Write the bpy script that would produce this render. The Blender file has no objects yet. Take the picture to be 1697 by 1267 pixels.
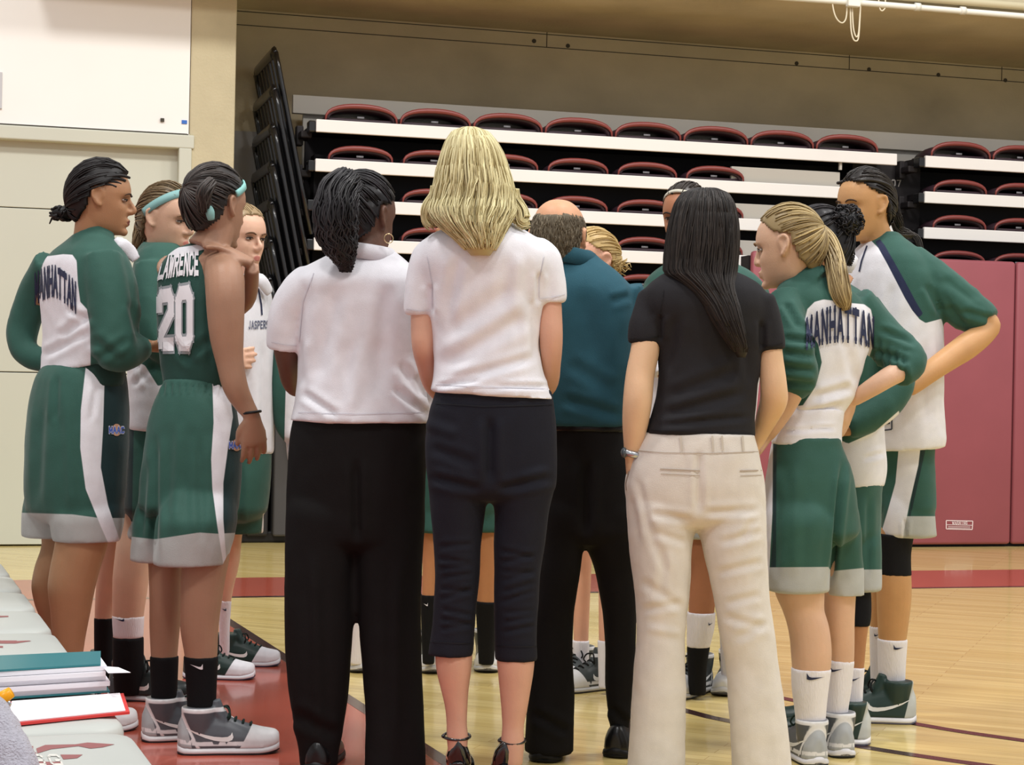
import bpy, bmesh, math, random
import numpy as np
from mathutils import Vector, Matrix
from mathutils.bvhtree import BVHTree

# ------------------------------------------------------------------ camera, world, lights, exposure
SC = bpy.context.scene
COL = SC.collection
F = 3000.0            # focal length in pixels of the 1697 x 1267 frame
CX, CY = 848.5, 633.5
CH = 1.14             # camera height
ROLL = 0.0200
CAMX = np.array([math.cos(ROLL), 0.0, math.sin(ROLL)])
CAMY = np.array([-math.sin(ROLL), 0.0, math.cos(ROLL)])
CAM = np.array([0.0, 0.0, CH])

cam_d = bpy.data.cameras.new('camera')
cam = bpy.data.objects.new('camera', cam_d)
COL.objects.link(cam)
cam_d.sensor_fit = 'HORIZONTAL'
cam_d.sensor_width = 36.0
cam_d.lens = F / 1697.0 * 36.0
cam_d.clip_end = 200
cam.matrix_world = Matrix(((CAMX[0], CAMY[0], 0, 0), (CAMX[1], CAMY[1], -1, 0), (CAMX[2], CAMY[2], 0, CH), (0, 0, 0, 1)))
SC.camera = cam
SC.view_settings.view_transform = 'Standard'
SC.view_settings.look = 'None'
SC.view_settings.gamma = 1.0
SC.view_settings.use_curve_mapping = False
SC.view_settings.exposure = 0.0

world = bpy.data.worlds.new('world')
SC.world = world
world.use_nodes = True
world.node_tree.nodes['Background'].inputs[0].default_value = (0.985, 0.985, 1.0, 1)
world.node_tree.nodes['Background'].inputs[1].default_value = 0.62

THETA = math.radians(16.0)
E1 = np.array([math.cos(THETA), math.sin(THETA), 0.0])     # along the far wall, to the right
E2 = np.array([math.sin(THETA), -math.cos(THETA), 0.0])    # out of the far wall, towards the court
EZ = np.array([0.0, 0.0, 1.0])

def pix(x, y, d):
    return CAM + CAMX * ((x - CX) * d / F) - CAMY * ((y - CY) * d / F) + np.array([0.0, d, 0.0])
def ray(x, y):
    return pix(x, y, 1.0) - CAM
def floor_at(x, y, z=0.0):
    r = ray(x, y)
    return CAM + r * ((z - CH) / r[2])
def proj(p):
    q = np.asarray(p) - CAM
    d = q[..., 1]
    return np.stack([CX + F * (q @ CAMX) / d, CY - F * (q @ CAMY) / d], -1)

Q0 = floor_at(440, 901)
def W(s, t, z):
    return Q0 + E1 * s + E2 * t + EZ * z
def wall_at(x, y, t=0.0):
    r = ray(x, y)
    o = Q0 + E2 * t
    k = np.dot(o - CAM, E2) / np.dot(r, E2)
    p = CAM + r * k
    return float(np.dot(p - Q0, E1)), float(p[2])

def gym_lamp(s, t, z, power, size):
    L = bpy.data.lights.new('gym_lamp', 'AREA')
    L.shape = 'DISK'; L.size = size; L.energy = power; L.color = (1.0, 0.98, 0.955)
    o = bpy.data.objects.new('gym_lamp', L); COL.objects.link(o)
    p = W(s, t, z); o.location = p
    tgt = Vector(W(s * 0.55 + 1.0, max(t - 5.5, 0.5), 0.0)) - Vector(p)
    o.rotation_euler = tgt.to_track_quat('-Z', 'Y').to_euler()
for s, t, z, pw in [(-3.0, 7.2, 8.6, 300), (2.5, 7.2, 8.6, 280), (7.5, 7.2, 8.6, 230), (-3.5, 13.0, 8.6, 200), (1.5, 13.0, 8.6, 200), (7, 13.0, 8.6, 170)]:
    gym_lamp(s, t, z, pw, 1.1)

# ------------------------------------------------------------------ helpers
RNG = np.random.default_rng(7)
def lin(r, g, b):
    f = lambda c: (c / 255.0 / 12.92) if c <= 10 else ((c / 255.0 + 0.055) / 1.055) ** 2.4
    return (f(r), f(g), f(b), 1.0)

MATS = {}
def mat(name, col, rough=0.6, spec=0.3, metal=0.0, var=0.0, vscale=8.0, bump=0.0, bscale=200.0, sheen=0.0, sss=0.0, coat=0.0, masks=(), stretch=(1, 1, 1), noise_detail=3.0, attr_var=None):
    """procedural principled material; masks = [(attribute, colour)] recolour where the signed attribute is positive"""
    if name in MATS: return MATS[name]
    m = bpy.data.materials.new(name); m.use_nodes = True
    nt = m.node_tree; N = nt.nodes; Lk = nt.links
    b = N['Principled BSDF']
    b.inputs['Roughness'].default_value = rough
    b.inputs['Specular IOR Level'].default_value = spec
    b.inputs['Metallic'].default_value = metal
    if sheen: b.inputs['Sheen Weight'].default_value = sheen; b.inputs['Sheen Roughness'].default_value = 0.4
    if coat: b.inputs['Coat Weight'].default_value = coat; b.inputs['Coat Roughness'].default_value = 0.08
    if sss:
        b.inputs['Subsurface Weight'].default_value = sss
        b.inputs['Subsurface Radius'].default_value = (0.012, 0.005, 0.003)
    rgb = N.new('ShaderNodeRGB'); rgb.outputs[0].default_value = col
    out = rgb.outputs[0]
    tc = N.new('ShaderNodeTexCoord')
    mp = N.new('ShaderNodeMapping'); mp.inputs['Scale'].default_value = stretch
    Lk.new(tc.outputs['Object'], mp.inputs[0])
    for an, c in masks:
        at = N.new('ShaderNodeAttribute'); at.attribute_name = an
        mr = N.new('ShaderNodeMapRange'); mr.inputs[1].default_value = -0.0012; mr.inputs[2].default_value = 0.0012
        Lk.new(at.outputs['Fac'], mr.inputs[0])
        mx = N.new('ShaderNodeMix'); mx.data_type = 'RGBA'
        Lk.new(mr.outputs[0], mx.inputs[0]); Lk.new(out, mx.inputs[6]); mx.inputs[7].default_value = c
        out = mx.outputs[2]
    if attr_var:
        at = N.new('ShaderNodeAttribute'); at.attribute_name = 'rnd'
        mx = N.new('ShaderNodeMix'); mx.data_type = 'RGBA'
        Lk.new(at.outputs['Fac'], mx.inputs[0]); Lk.new(out, mx.inputs[6]); mx.inputs[7].default_value = attr_var
        out = mx.outputs[2]
    if var:
        n = N.new('ShaderNodeTexNoise'); n.inputs['Scale'].default_value = vscale; n.inputs['Detail'].default_value = noise_detail
        Lk.new(mp.outputs[0], n.inputs['Vector'])
        mr = N.new('ShaderNodeMapRange'); mr.inputs[1].default_value = 0.25; mr.inputs[2].default_value = 0.75
        mr.inputs[3].default_value = 1 - var; mr.inputs[4].default_value = 1 + var
        Lk.new(n.outputs['Fac'], mr.inputs[0])
        vm = N.new('ShaderNodeVectorMath'); vm.operation = 'SCALE'
        Lk.new(out, vm.inputs[0]); Lk.new(mr.outputs[0], vm.inputs['Scale'])
        out = vm.outputs[0]
    Lk.new(out, b.inputs['Base Color'])
    if bump:
        n = N.new('ShaderNodeTexNoise'); n.inputs['Scale'].default_value = bscale; n.inputs['Detail'].default_value = 2
        Lk.new(mp.outputs[0], n.inputs['Vector'])
        bp = N.new('ShaderNodeBump'); bp.inputs['Strength'].default_value = bump; bp.inputs['Distance'].default_value = 0.004
        Lk.new(n.outputs['Fac'], bp.inputs['Height']); Lk.new(bp.outputs[0], b.inputs['Normal'])
    MATS[name] = m
    return m

class MB:
    """collects closed shapes into one mesh"""
    def __init__(s): s.v = []; s.f = []; s.r = []; s.n = 0
    def add(s, v, f, r=0.0):
        v = np.asarray(v, float).reshape(-1, 3)
        s.v.append(v); s.f += [tuple(i + s.n for i in q) for q in f]; s.r.append(np.full(len(v), r)); s.n += len(v)
        return s
    def rings(s, R, cap=True, r=0.0, closed=False):
        R = np.asarray(R, float); k, n, _ = R.shape
        f = []
        for i in range(k - 1 + (1 if closed else 0)):
            a = i * n; b = ((i + 1) % k) * n
            for j in range(n):
                j2 = (j + 1) % n
                f.append((a + j, a + j2, b + j2, b + j))
        v = R.reshape(-1, 3)
        if cap and not closed:
            v = np.vstack([v, R[0].mean(0), R[-1].mean(0)])
            c0, c1 = k * n, k * n + 1
            for j in range(n):
                f.append((c0, (j + 1) % n, j)); f.append((c1, (k - 1) * n + j, (k - 1) * n + (j + 1) % n))
        return s.add(v, f, r)
    def tube(s, P, rad, n=12, r=0.0, up=None, flat=1.0, sub=0, closed=False):
        P = np.asarray(P, float); rad = np.broadcast_to(np.asarray(rad, float), (len(P),))
        if sub: P, rad = smooth_path(P, rad, sub)
        T = np.gradient(P, axis=0)
        if closed: T = np.roll(P, -1, 0) - np.roll(P, 1, 0)
        T /= np.linalg.norm(T, axis=1)[:, None] + 1e-12
        u = np.array(up if up is not None else (0.31, -0.87, 0.38), float)
        a = np.arange(n) * 2 * math.pi / n
        R = []
        for p, t, q in zip(P, T, rad):
            x = u - t * np.dot(u, t)
            if np.linalg.norm(x) < 1e-3: x = np.cross(t, (0.9, 0.1, 0.3))
            x /= np.linalg.norm(x); y = np.cross(t, x); u = x if up is None else u
            R.append(p + np.outer(np.cos(a) * q * flat, x) + np.outer(np.sin(a) * q, y))
        return s.rings(R, r=r, closed=closed)
    def ball(s, c, ax, M=None, nu=20, nv=12, r=0.0):
        th = np.linspace(0, math.pi, nv + 1)[1:-1]; ph = np.arange(nu) * 2 * math.pi / nu
        R = []
        for t in np.concatenate([[0.03], th, [math.pi - 0.03]]):
            R.append(np.stack([np.sin(t) * np.cos(ph), np.sin(t) * np.sin(ph), np.full(nu, np.cos(t))], -1) * np.asarray(ax))
        R = np.array(R)[::-1]
        R = R + np.asarray(c) if M is None else xf(M, R + np.asarray(c))
        return s.rings(R, r=r)
    def box(s, o, ax, ay, az, bev=0.0, r=0.0):
        """box with corner o and edge vectors"""
        o, ax, ay, az = [np.asarray(q, float) for q in (o, ax, ay, az)]
        if bev <= 0:
            v = [o + ax * i + ay * j + az * k for k in (0, 1) for j in (0, 1) for i in (0, 1)]
            return s.add(v, [(0, 2, 3, 1), (4, 5, 7, 6), (0, 1, 5, 4), (2, 6, 7, 3), (0, 4, 6, 2), (1, 3, 7, 5)], r)
        lx, ly, lz = [np.linalg.norm(q) for q in (ax, ay, az)]
        ux, uy, uz = ax / lx, ay / ly, az / lz
        R = []
        for zz, ins in ((0, bev), (bev * .3, bev * .3), (bev, 0), (lz - bev, 0), (lz - bev * .3, bev * .3), (lz, bev)):
            ring = []
            for (cx, cy, a0) in ((lx - bev, ly - bev, 0), (bev, ly - bev, 90), (bev, bev, 180), (lx - bev, bev, 270)):
                for da in (0, 30, 60, 90):
                    a = math.radians(a0 + da); rr = max(bev - ins, 0.0005)
                    ring.append(o + ux * (cx + rr * math.cos(a)) + uy * (cy + rr * math.sin(a)) + uz * zz)
            R.append(ring)
        return s.rings(R, r=r)
    def prism(s, poly, d, r=0.0):
        poly = np.asarray(poly, float); n = len(poly)
        v = np.vstack([poly, poly + np.asarray(d)])
        f = [tuple(range(n))[::-1], tuple(range(n, 2 * n))] + [(i, (i + 1) % n, (i + 1) % n + n, i + n) for i in range(n)]
        return s.add(v, f, r)
    def arr(s): return np.vstack(s.v)

def xf(M, P):
    P = np.asarray(P, float); sh = P.shape
    Q = P.reshape(-1, 3) @ np.array(M.to_3x3()).T + np.array(M.translation)
    return Q.reshape(sh)

def smooth_path(P, rad, sub):
    P = np.asarray(P, float); n = len(P)
    t = np.linspace(0, n - 1, (n - 1) * sub + 1)
    X = np.column_stack([P, np.asarray(rad, float)])
    i = np.minimum(t.astype(int), n - 2); u = (t - i)[:, None]
    g = lambda k: X[np.clip(k, 0, n - 1)]
    p0, p1, p2, p3 = g(i - 1), g(i), g(i + 1), g(i + 2)
    Y = 0.5 * (2 * p1 + (p2 - p0) * u + (2 * p0 - 5 * p1 + 4 * p2 - p3) * u * u + (3 * p1 - 3 * p2 + p3 - p0) * u ** 3)
    return Y[:, :3], np.maximum(Y[:, 3], 1e-4)

def mesh_from(name, v, f, attrs=None, smooth=True):
    me = bpy.data.meshes.new(name)
    me.from_pydata(np.asarray(v).tolist(), [], f)
    if smooth: me.polygons.foreach_set('use_smooth', np.ones(len(me.polygons), bool))
    for k, a in (attrs or {}).items():
        me.attributes.new(k, 'FLOAT', 'POINT').data.foreach_set('value', np.asarray(a, np.float32))
    me.update()
    return me

def link(name, me, m=None, parent=None, loc=(0, 0, 0)):
    o = bpy.data.objects.new(name, me); COL.objects.link(o)
    o.location = loc
    if m is not None: me.materials.append(m)
    if parent is not None: o.parent = parent
    return o

def put(name, mb, m, parent=None, smooth=False, base=None, rnd=False):
    """one mesh object; a child's vertices are kept relative to its top-level parent"""
    v = mb.arr(); org = np.zeros(3)
    if parent is not None:
        q = parent
        while q is not None: org = org + np.array(q.location); q = q.parent
    elif base is not None: org = np.asarray(base, float)
    me = mesh_from(name, v - org, mb.f, {'rnd': np.concatenate(mb.r)} if rnd else None, smooth)
    return link(name, me, m, parent, (0, 0, 0) if parent is not None else tuple(org))

def thing(name, label, cat, loc, group=None):
    o = bpy.data.objects.new(name, None); COL.objects.link(o); o.location = tuple(loc); o.empty_display_size = 0.1
    return tag(o, label, cat, group)
def tag(o, label, cat, group=None):
    o['label'] = label; o['category'] = cat
    if group: o['group'] = group
    return o
def struct(o): o['kind'] = 'structure'; return o

def remesh(mb, voxel, smooth=4, dec=1.0, fac=0.5):
    me = mesh_from('tmp', mb.arr(), mb.f)
    o = bpy.data.objects.new('tmp', me); COL.objects.link(o)
    r = o.modifiers.new('r', 'REMESH'); r.mode = 'VOXEL'; r.voxel_size = voxel
    if smooth:
        q = o.modifiers.new('s', 'SMOOTH'); q.factor = fac; q.iterations = smooth
    if dec < 1:
        d = o.modifiers.new('d', 'DECIMATE'); d.ratio = dec
    dg = bpy.context.evaluated_depsgraph_get()
    out = bpy.data.meshes.new_from_object(o.evaluated_get(dg))
    bpy.data.objects.remove(o); bpy.data.meshes.remove(me)
    return out

def vcos(me):
    a = np.empty(len(me.vertices) * 3); me.vertices.foreach_get('co', a); return a.reshape(-1, 3)
def vnor(me):
    a = np.empty(len(me.vertices) * 3); me.vertex_normals.foreach_get('vector', a); return a.reshape(-1, 3)

def wob(p, scale, seed=0, n=7, aniso=(1, 1, 1)):
    """cheap smooth noise made of sines"""
    g = np.random.default_rng(seed + 11)
    out = np.zeros(len(p)); q = p * np.asarray(aniso)
    for k in range(n):
        d = g.normal(size=3); d /= np.linalg.norm(d)
        fr = scale * (0.6 + 1.3 * g.random())
        w = q + 0.03 * np.sin(q[:, [1, 2, 0]] * scale * 0.7 + g.random() * 6)
        out += np.sin(w @ d * fr + g.random() * 6.28)
    return out / n ** 0.5 / 1.2

def seg_dist(uv, a, b):
    a = np.asarray(a, float); b = np.asarray(b, float); d = b - a
    t = np.clip(((uv - a) @ d) / (d @ d + 1e-9), 0, 1)
    return np.linalg.norm(uv - (a + t[:, None] * d), axis=1), t

def poly_sdf(uv, poly):
    """signed distance in pixels, positive inside"""
    poly = np.asarray(poly, float); n = len(poly)
    dist = np.full(len(uv), 1e9); ins = np.zeros(len(uv), bool)
    for i in range(n):
        a, b = poly[i], poly[(i + 1) % n]
        dist = np.minimum(dist, seg_dist(uv, a, b)[0])
        c = ((a[1] > uv[:, 1]) != (b[1] > uv[:, 1])) & (uv[:, 0] < (b[0] - a[0]) * (uv[:, 1] - a[1]) / (b[1] - a[1] + 1e-12) + a[0])
        ins ^= c
    return np.where(ins, dist, -dist)

# ------------------------------------------------------------------ block lettering drawn with strokes
GL = {
 'A': [((.05, 0), (.5, 1)), ((.5, 1), (.95, 0)), ((.22, .36), (.78, .36))],
 'M': [((.08, 0), (.08, 1)), ((.92, 0), (.92, 1)), ((.08, 1), (.5, .25)), ((.5, .25), (.92, 1))],
 'N': [((.1, 0), (.1, 1)), ((.9, 0), (.9, 1)), ((.1, 1), (.9, 0))],
 'H': [((.1, 0), (.1, 1)), ((.9, 0), (.9, 1)), ((.1, .5), (.9, .5))],
 'T': [((.5, 0), (.5, 1)), ((.02, .93), (.98, .93))],
 'L': [((.15, 0), (.15, 1)), ((.15, .07), (.95, .07))],
 'W': [((.03, 1), (.25, 0)), ((.25, 0), (.5, .8)), ((.5, .8), (.75, 0)), ((.75, 0), (.97, 1))],
 'R': [((.12, 0), (.12, 1)), ((.12, .93), (.75, .93)), ((.75, .93), (.88, .8)), ((.88, .8), (.88, .62)), ((.88, .62), (.75, .5)), ((.75, .5), (.12, .5)), ((.55, .5), (.95, 0))],
 'E': [((.15, 0), (.15, 1)), ((.15, .93), (.92, .93)), ((.15, .5), (.75, .5)), ((.15, .07), (.92, .07))],
 'C': [((.9, .75), (.75, .93)), ((.75, .93), (.28, .93)), ((.28, .93), (.12, .78)), ((.12, .78), (.12, .22)), ((.12, .22), (.28, .07)), ((.28, .07), (.75, .07)), ((.75, .07), (.9, .25))],
 'J': [((.7, 1), (.7, .2)), ((.7, .2), (.55, .07)), ((.55, .07), (.25, .07)), ((.25, .07), (.1, .25))],
 'S': [((.9, .8), (.75, .93)), ((.75, .93), (.25, .93)), ((.25, .93), (.1, .78)), ((.1, .78), (.25, .52)), ((.25, .52), (.75, .48)), ((.75, .48), (.9, .22)), ((.9, .22), (.75, .07)), ((.75, .07), (.25, .07)), ((.25, .07), (.1, .2))],
 'P': [((.12, 0), (.12, 1)), ((.12, .93), (.75, .93)), ((.75, .93), (.88, .8)), ((.88, .8), (.88, .6)), ((.88, .6), (.75, .46)), ((.75, .46), (.12, .46))],
 'I': [((.5, 0), (.5, 1))],
 'G': [((.9, .78), (.75, .93)), ((.75, .93), (.28, .93)), ((.28, .93), (.12, .78)), ((.12, .78), (.12, .22)), ((.12, .22), (.28, .07)), ((.28, .07), (.9, .07)), ((.9, .07), (.9, .45)), ((.9, .45), (.55, .45))],
 '2': [((.1, .72), (.1, .85)), ((.1, .85), (.25, .93)), ((.25, .93), (.75, .93)), ((.75, .93), (.88, .82)), ((.88, .82), (.88, .62)), ((.88, .62), (.12, .2)), ((.12, .2), (.12, .07)), ((.12, .07), (.92, .07))],
 '0': [((.12, .2), (.12, .8)), ((.12, .8), (.28, .93)), ((.28, .93), (.72, .93)), ((.72, .93), (.88, .8)), ((.88, .8), (.88, .2)), ((.88, .2), (.72, .07)), ((.72, .07), (.28, .07)), ((.28, .07), (.12, .2))],
 '7': [((.08, .93), (.9, .93)), ((.9, .93), (.4, 0))],
}
SERIF = {'A': [(.05, 0), (.95, 0)], 'M': [(.08, 0), (.92, 0), (.08, 1), (.92, 1)], 'N': [(.1, 0), (.9, 1), (.1, 1)], 'H': [(.1, 0), (.9, 0), (.1, 1), (.9, 1)],
         'T': [(.5, 0)], 'L': [(.15, 1), (.15, 0)], 'W': [(.03, 1), (.97, 1)], 'R': [(.12, 0), (.95, 0)], 'E': [], 'J': [(.7, 1)], 'P': [(.12, 0)], 'I': [(.5, 0), (.5, 1)]}
def stroke_text(txt, th=0.2, gap=0.28, asp=0.8, serif=0.0):
    """quads (k,4,2) in a unit box: x 0..1 over the whole text, y 0..1"""
    quads = []; n = len(txt); adv = asp + gap * asp; tot = n * adv - gap * asp
    def seg(a, b, w, x0):
        a = np.array(a, float) * (asp, 1); b = np.array(b, float) * (asp, 1); d = b - a; L = np.hypot(*d) + 1e-9; d /= L
        nn = np.array([-d[1], d[0]]) * w / 2; e = d * w * 0.35
        ks = max(1, int(L / 0.25))
        for k in range(ks):
            p = a - e + (b - a + 2 * e) * k / ks; q = a - e + (b - a + 2 * e) * (k + 1) / ks
            quads.append([p + nn + (x0, 0), p - nn + (x0, 0), q - nn + (x0, 0), q + nn + (x0, 0)])
    for i, c in enumerate(txt):
        for a, b in GL.get(c, []): seg(a, b, th, i * adv)
        if serif:
            for (x, y) in SERIF.get(c, []):
                yy = y + (serif * 0.35 if y < .5 else -serif * 0.35)
                seg((x - .15, yy), (x + .15, yy), th * 0.5, i * adv)
    Q = np.array(quads); Q[..., 0] /= tot
    return Q

def decal(name, quads, target, m, parent, off=0.0025, sub=2):
    """quads given in picture coordinates are laid on the surface of target that faces the photographer"""
    bv = target if isinstance(target, BVHTree) else bvh_of(target)
    org = np.zeros(3); q = parent
    while q is not None: org = org + np.array(q.location); q = q.parent
    V = []; Fc = []
    for Q in quads:
        Q = np.asarray(Q, float)
        if len(Q) == 4:
            for i in range(sub):
                for j in range(sub):
                    cs = []
                    for (a, b) in ((i, j), (i + 1, j), (i + 1, j + 1), (i, j + 1)):
                        u, w = a / sub, b / sub
                        cs.append((Q[0] * (1 - u) + Q[1] * u) * (1 - w) + (Q[3] * (1 - u) + Q[2] * u) * w)
                    hit = hits(bv, cs, off)
                    if hit is not None: Fc.append(tuple(range(len(V), len(V) + 4))); V += hit
        else:
            hit = hits(bv, Q, off)
            if hit is not None: Fc.append(tuple(range(len(V), len(V) + len(Q)))); V += hit
    if not V: return None
    me = mesh_from(name, np.array(V) - org, Fc, smooth=False)
    return link(name, me, m, parent)
def hits(bv, pts, off):
    out = []; ds = []
    for p in pts:
        r = ray(p[0], p[1]); r = r / np.linalg.norm(r)
        loc, nrm, idx, dist = bv.ray_cast(Vector(CAM), Vector(r))
        if loc is None: return None
        out.append(np.array(loc) - r * off * 1.0 + np.array(nrm) * off * 0.4 * (1 if np.dot(np.array(nrm), r) < 0 else -1)); ds.append(dist)
    if max(ds) - min(ds) > 0.09: return None
    return out
def bvh_of(o):
    me = o.data; org = np.zeros(3); q = o
    while q is not None: org = org + np.array(q.location); q = q.parent
    return BVHTree.FromPolygons((vcos(me) + org).tolist(), [tuple(p.vertices) for p in me.polygons])
def disc_quads(cx, cy, rx, ry, n=14):
    a = np.linspace(0, 2 * math.pi, n + 1)
    return [[(cx, cy), (cx + rx * math.cos(a[i]), cy + ry * math.sin(a[i])), (cx + rx * math.cos((a[i] + a[i + 1]) / 2), cy + ry * math.sin((a[i] + a[i + 1]) / 2)), (cx + rx * math.cos(a[i + 1]), cy + ry * math.sin(a[i + 1]))] for i in range(n)]
def line_quads(pts, w, seg=8.0):
    out = []
    for a, b in zip(pts[:-1], pts[1:]):
        a = np.array(a, float); b = np.array(b, float); L = np.hypot(*(b - a)); k = max(1, int(L / seg)); d = (b - a) / L; nn = np.array([-d[1], d[0]]) * w / 2
        for i in range(k):
            p = a + (b - a) * i / k; q = a + (b - a) * (i + 1) / k
            out.append([p + nn, p - nn, q - nn, q + nn])
    return out
def swoosh_quads(x0, y0, x1, y1, h, flip=False):
    """the tick mark on socks and shoes: thick curl at (x0,y0), thin tail at (x1,y1)"""
    out = []; n = 8; a = np.array([x0, y0], float); b = np.array([x1, y1], float); d = b - a; nn = np.array([0, 1.0])
    def up(t): return h * (0.75 * math.exp(-((t - 0.0) / 0.10) ** 2)) * (-1)
    T = np.linspace(0, 1, n + 1)
    top = [a + d * t - nn * (h * 0.9 * max(0, 1 - t / 0.16) ** 1.2) + nn * h * 0.25 * math.sin(math.pi * min(t * 1.0, 1)) * 0.3 for t in T]
    bot = [a + d * t + nn * (h * 0.62 * math.sin(math.pi * min(1, (t + .06) ** 0.55))) * (1 - t) ** 0.4 for t in T]
    for i in range(n): out.append([top[i], bot[i], bot[i + 1], top[i + 1]])
    return out
# ------------------------------------------------------------------ setting
def wb(mb, s0, s1, t0, t1, z0, z1, bev=0.0):
    return mb.box(W(s0, t0, z0), E1 * (s1 - s0), E2 * (t1 - t0), EZ * (z1 - z0), bev)
def wbox(name, m, s0, s1, t0, t1, z0, z1, bev=0.0, parent=None, base=True):
    mb = wb(MB(), s0, s1, t0, t1, z0, z1, bev)
    return put(name, mb, m, parent, base=W((s0 + s1) / 2, (t0 + t1) / 2, z0) if base else None, smooth=False)

def floor_material():
    m = bpy.data.materials.new('maple_boards'); m.use_nodes = True
    nt = m.node_tree; N = nt.nodes; L = nt.links; b = N['Principled BSDF']
    tc = N.new('ShaderNodeTexCoord'); mp = N.new('ShaderNodeMapping'); mp.inputs['Rotation'].default_value = (0, 0, math.radians(22))
    L.new(tc.outputs['Object'], mp.inputs[0])
    br = N.new('ShaderNodeTexBrick'); br.inputs['Scale'].default_value = 1.0
    br.inputs['Brick Width'].default_value = 1.1; br.inputs['Row Height'].default_value = 0.057
    br.inputs['Mortar Size'].default_value = 0.0012; br.inputs['Mortar Smooth'].default_value = 0.3; br.offset = 0.37
    br.inputs['Color1'].default_value = lin(226, 203, 136); br.inputs['Color2'].default_value = lin(212, 187, 118); br.inputs['Mortar'].default_value = lin(178, 146, 80)
    L.new(mp.outputs[0], br.inputs['Vector'])
    mp2 = N.new('ShaderNodeMapping'); mp2.inputs['Scale'].default_value = (1.6, 24, 1); mp2.inputs['Rotation'].default_value = (0, 0, 0)
    L.new(mp.outputs[0], mp2.inputs[0])
    n = N.new('ShaderNodeTexNoise'); n.inputs['Scale'].default_value = 1.0; n.inputs['Detail'].default_value = 5; L.new(mp2.outputs[0], n.inputs['Vector'])
    mr = N.new('ShaderNodeMapRange'); mr.inputs[1].default_value = .3; mr.inputs[2].default_value = .7; mr.inputs[3].default_value = .86; mr.inputs[4].default_value = 1.08
    L.new(n.outputs['Fac'], mr.inputs[0])
    vm = N.new('ShaderNodeVectorMath'); vm.operation = 'SCALE'; L.new(br.outputs['Color'], vm.inputs[0]); L.new(mr.outputs[0], vm.inputs['Scale'])
    L.new(vm.outputs[0], b.inputs['Base Color'])
    b.inputs['Roughness'].default_value = .24; b.inputs['Specular IOR Level'].default_value = .5
    b.inputs['Coat Weight'].default_value = .35; b.inputs['Coat Roughness'].default_value = .07
    return m

def paint(name, col, rough=.22):
    return mat(name, col, rough=rough, spec=.5, coat=.35, var=.05, vscale=3.0)
M_FLOOR = floor_material()
M_RED = paint('red_floor_paint', lin(178, 84, 66)); M_LINE = paint('dark_floor_line', lin(62, 38, 36))
M_CONC = mat('raw_concrete', lin(190, 178, 150), rough=.9, spec=.15, var=.2, vscale=1.3, bump=.5, bscale=40, noise_detail=8, stretch=(1, 1, 1.6))
M_CONC2 = mat('column_concrete', lin(190, 180, 150), rough=.9, spec=.15, var=.12, vscale=3.0, bump=.6, bscale=60, noise_detail=8)
M_WHITE = mat('white_wall_paint', lin(236, 234, 229), rough=.7, spec=.2, var=.015, vscale=2)
M_DOOR = mat('cream_door_paint', lin(196, 197, 182), rough=.55, spec=.3, var=.02, vscale=1.5)
M_SEAM = mat('dark_seam', lin(70, 66, 58), rough=.9)
M_BLACK = mat('black_steel', lin(20, 20, 22), rough=.22, spec=.5, coat=.3)
M_DARK = mat('dark_bleacher_steel', lin(30, 26, 28), rough=.6, spec=.3, var=.2, vscale=4)
M_ALU = mat('pale_aluminium_plank', lin(232, 228, 224), rough=.45, spec=.4, var=.02, vscale=2)
M_GREYB = mat('grey_filler_board', lin(178, 172, 162), rough=.6)
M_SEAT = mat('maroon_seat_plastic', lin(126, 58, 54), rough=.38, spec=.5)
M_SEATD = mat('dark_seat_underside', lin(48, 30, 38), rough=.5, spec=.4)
M_TAG = mat('white_number_tag', lin(120, 118, 122), rough=.5)
M_PAD = mat('maroon_vinyl_pad', lin(148, 78, 86), rough=.5, spec=.4, var=.05, vscale=3, bump=.25, bscale=9)

fl = MB(); fl.box(np.array([-16, -8, -0.2]), np.array([36, 0, 0]), np.array([0, 34, 0]), np.array([0, 0, .2]))
floor = struct(put('floor', fl, M_FLOOR))
def strip(name, pts, w, m, z=0.0015):
    """painted stripe along floor points"""
    P = np.array(pts, float); P[:, 2] = 0
    T = np.gradient(P, axis=0); T /= np.linalg.norm(T, axis=1)[:, None]
    Nn = np.stack([-T[:, 1], T[:, 0], np.zeros(len(T))], -1) * w / 2
    mb = MB(); R = []
    for p, n in zip(P, Nn):
        R.append([p + n + EZ * z, p - n + EZ * z, p - n, p + n])
    mb.rings(R); return put(name, mb, m, floor)
# red border along the far wall, red apron on the near side line
a0 = floor_at(400, 957); t_top = float(np.dot(a0 - Q0, E2)); a1 = floor_at(400, 988); t_bot = float(np.dot(a1 - Q0, E2))
mb = MB(); wb(mb, -9, 16, t_top, t_bot, 0, .0012); put('border_stripe', mb, M_RED, floor)
wl = MB(); wb(wl, -9, 16, t_bot, t_bot + .05, 0, .0016)
c0 = floor_at(380, 1030); c1 = floor_at(590, 1166); dd = (c1 - c0) / np.linalg.norm(c1 - c0)
q0 = c0 - dd * ((np.dot(c0 - Q0, E2) - t_bot) / np.dot(dd, E2)); q1 = c0 + dd * 12
mb = MB(); mb.prism([q0, q0 - E1 * 9, q0 - E1 * 9 + dd * 14, q1][::-1], EZ * .0011); put('red_apron', mb, M_RED, floor)
put('border_line', wl, M_LINE, floor)
strip('side_line', [q0, (q0 + q1) / 2, q1], .05, M_LINE, .0019)
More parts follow.
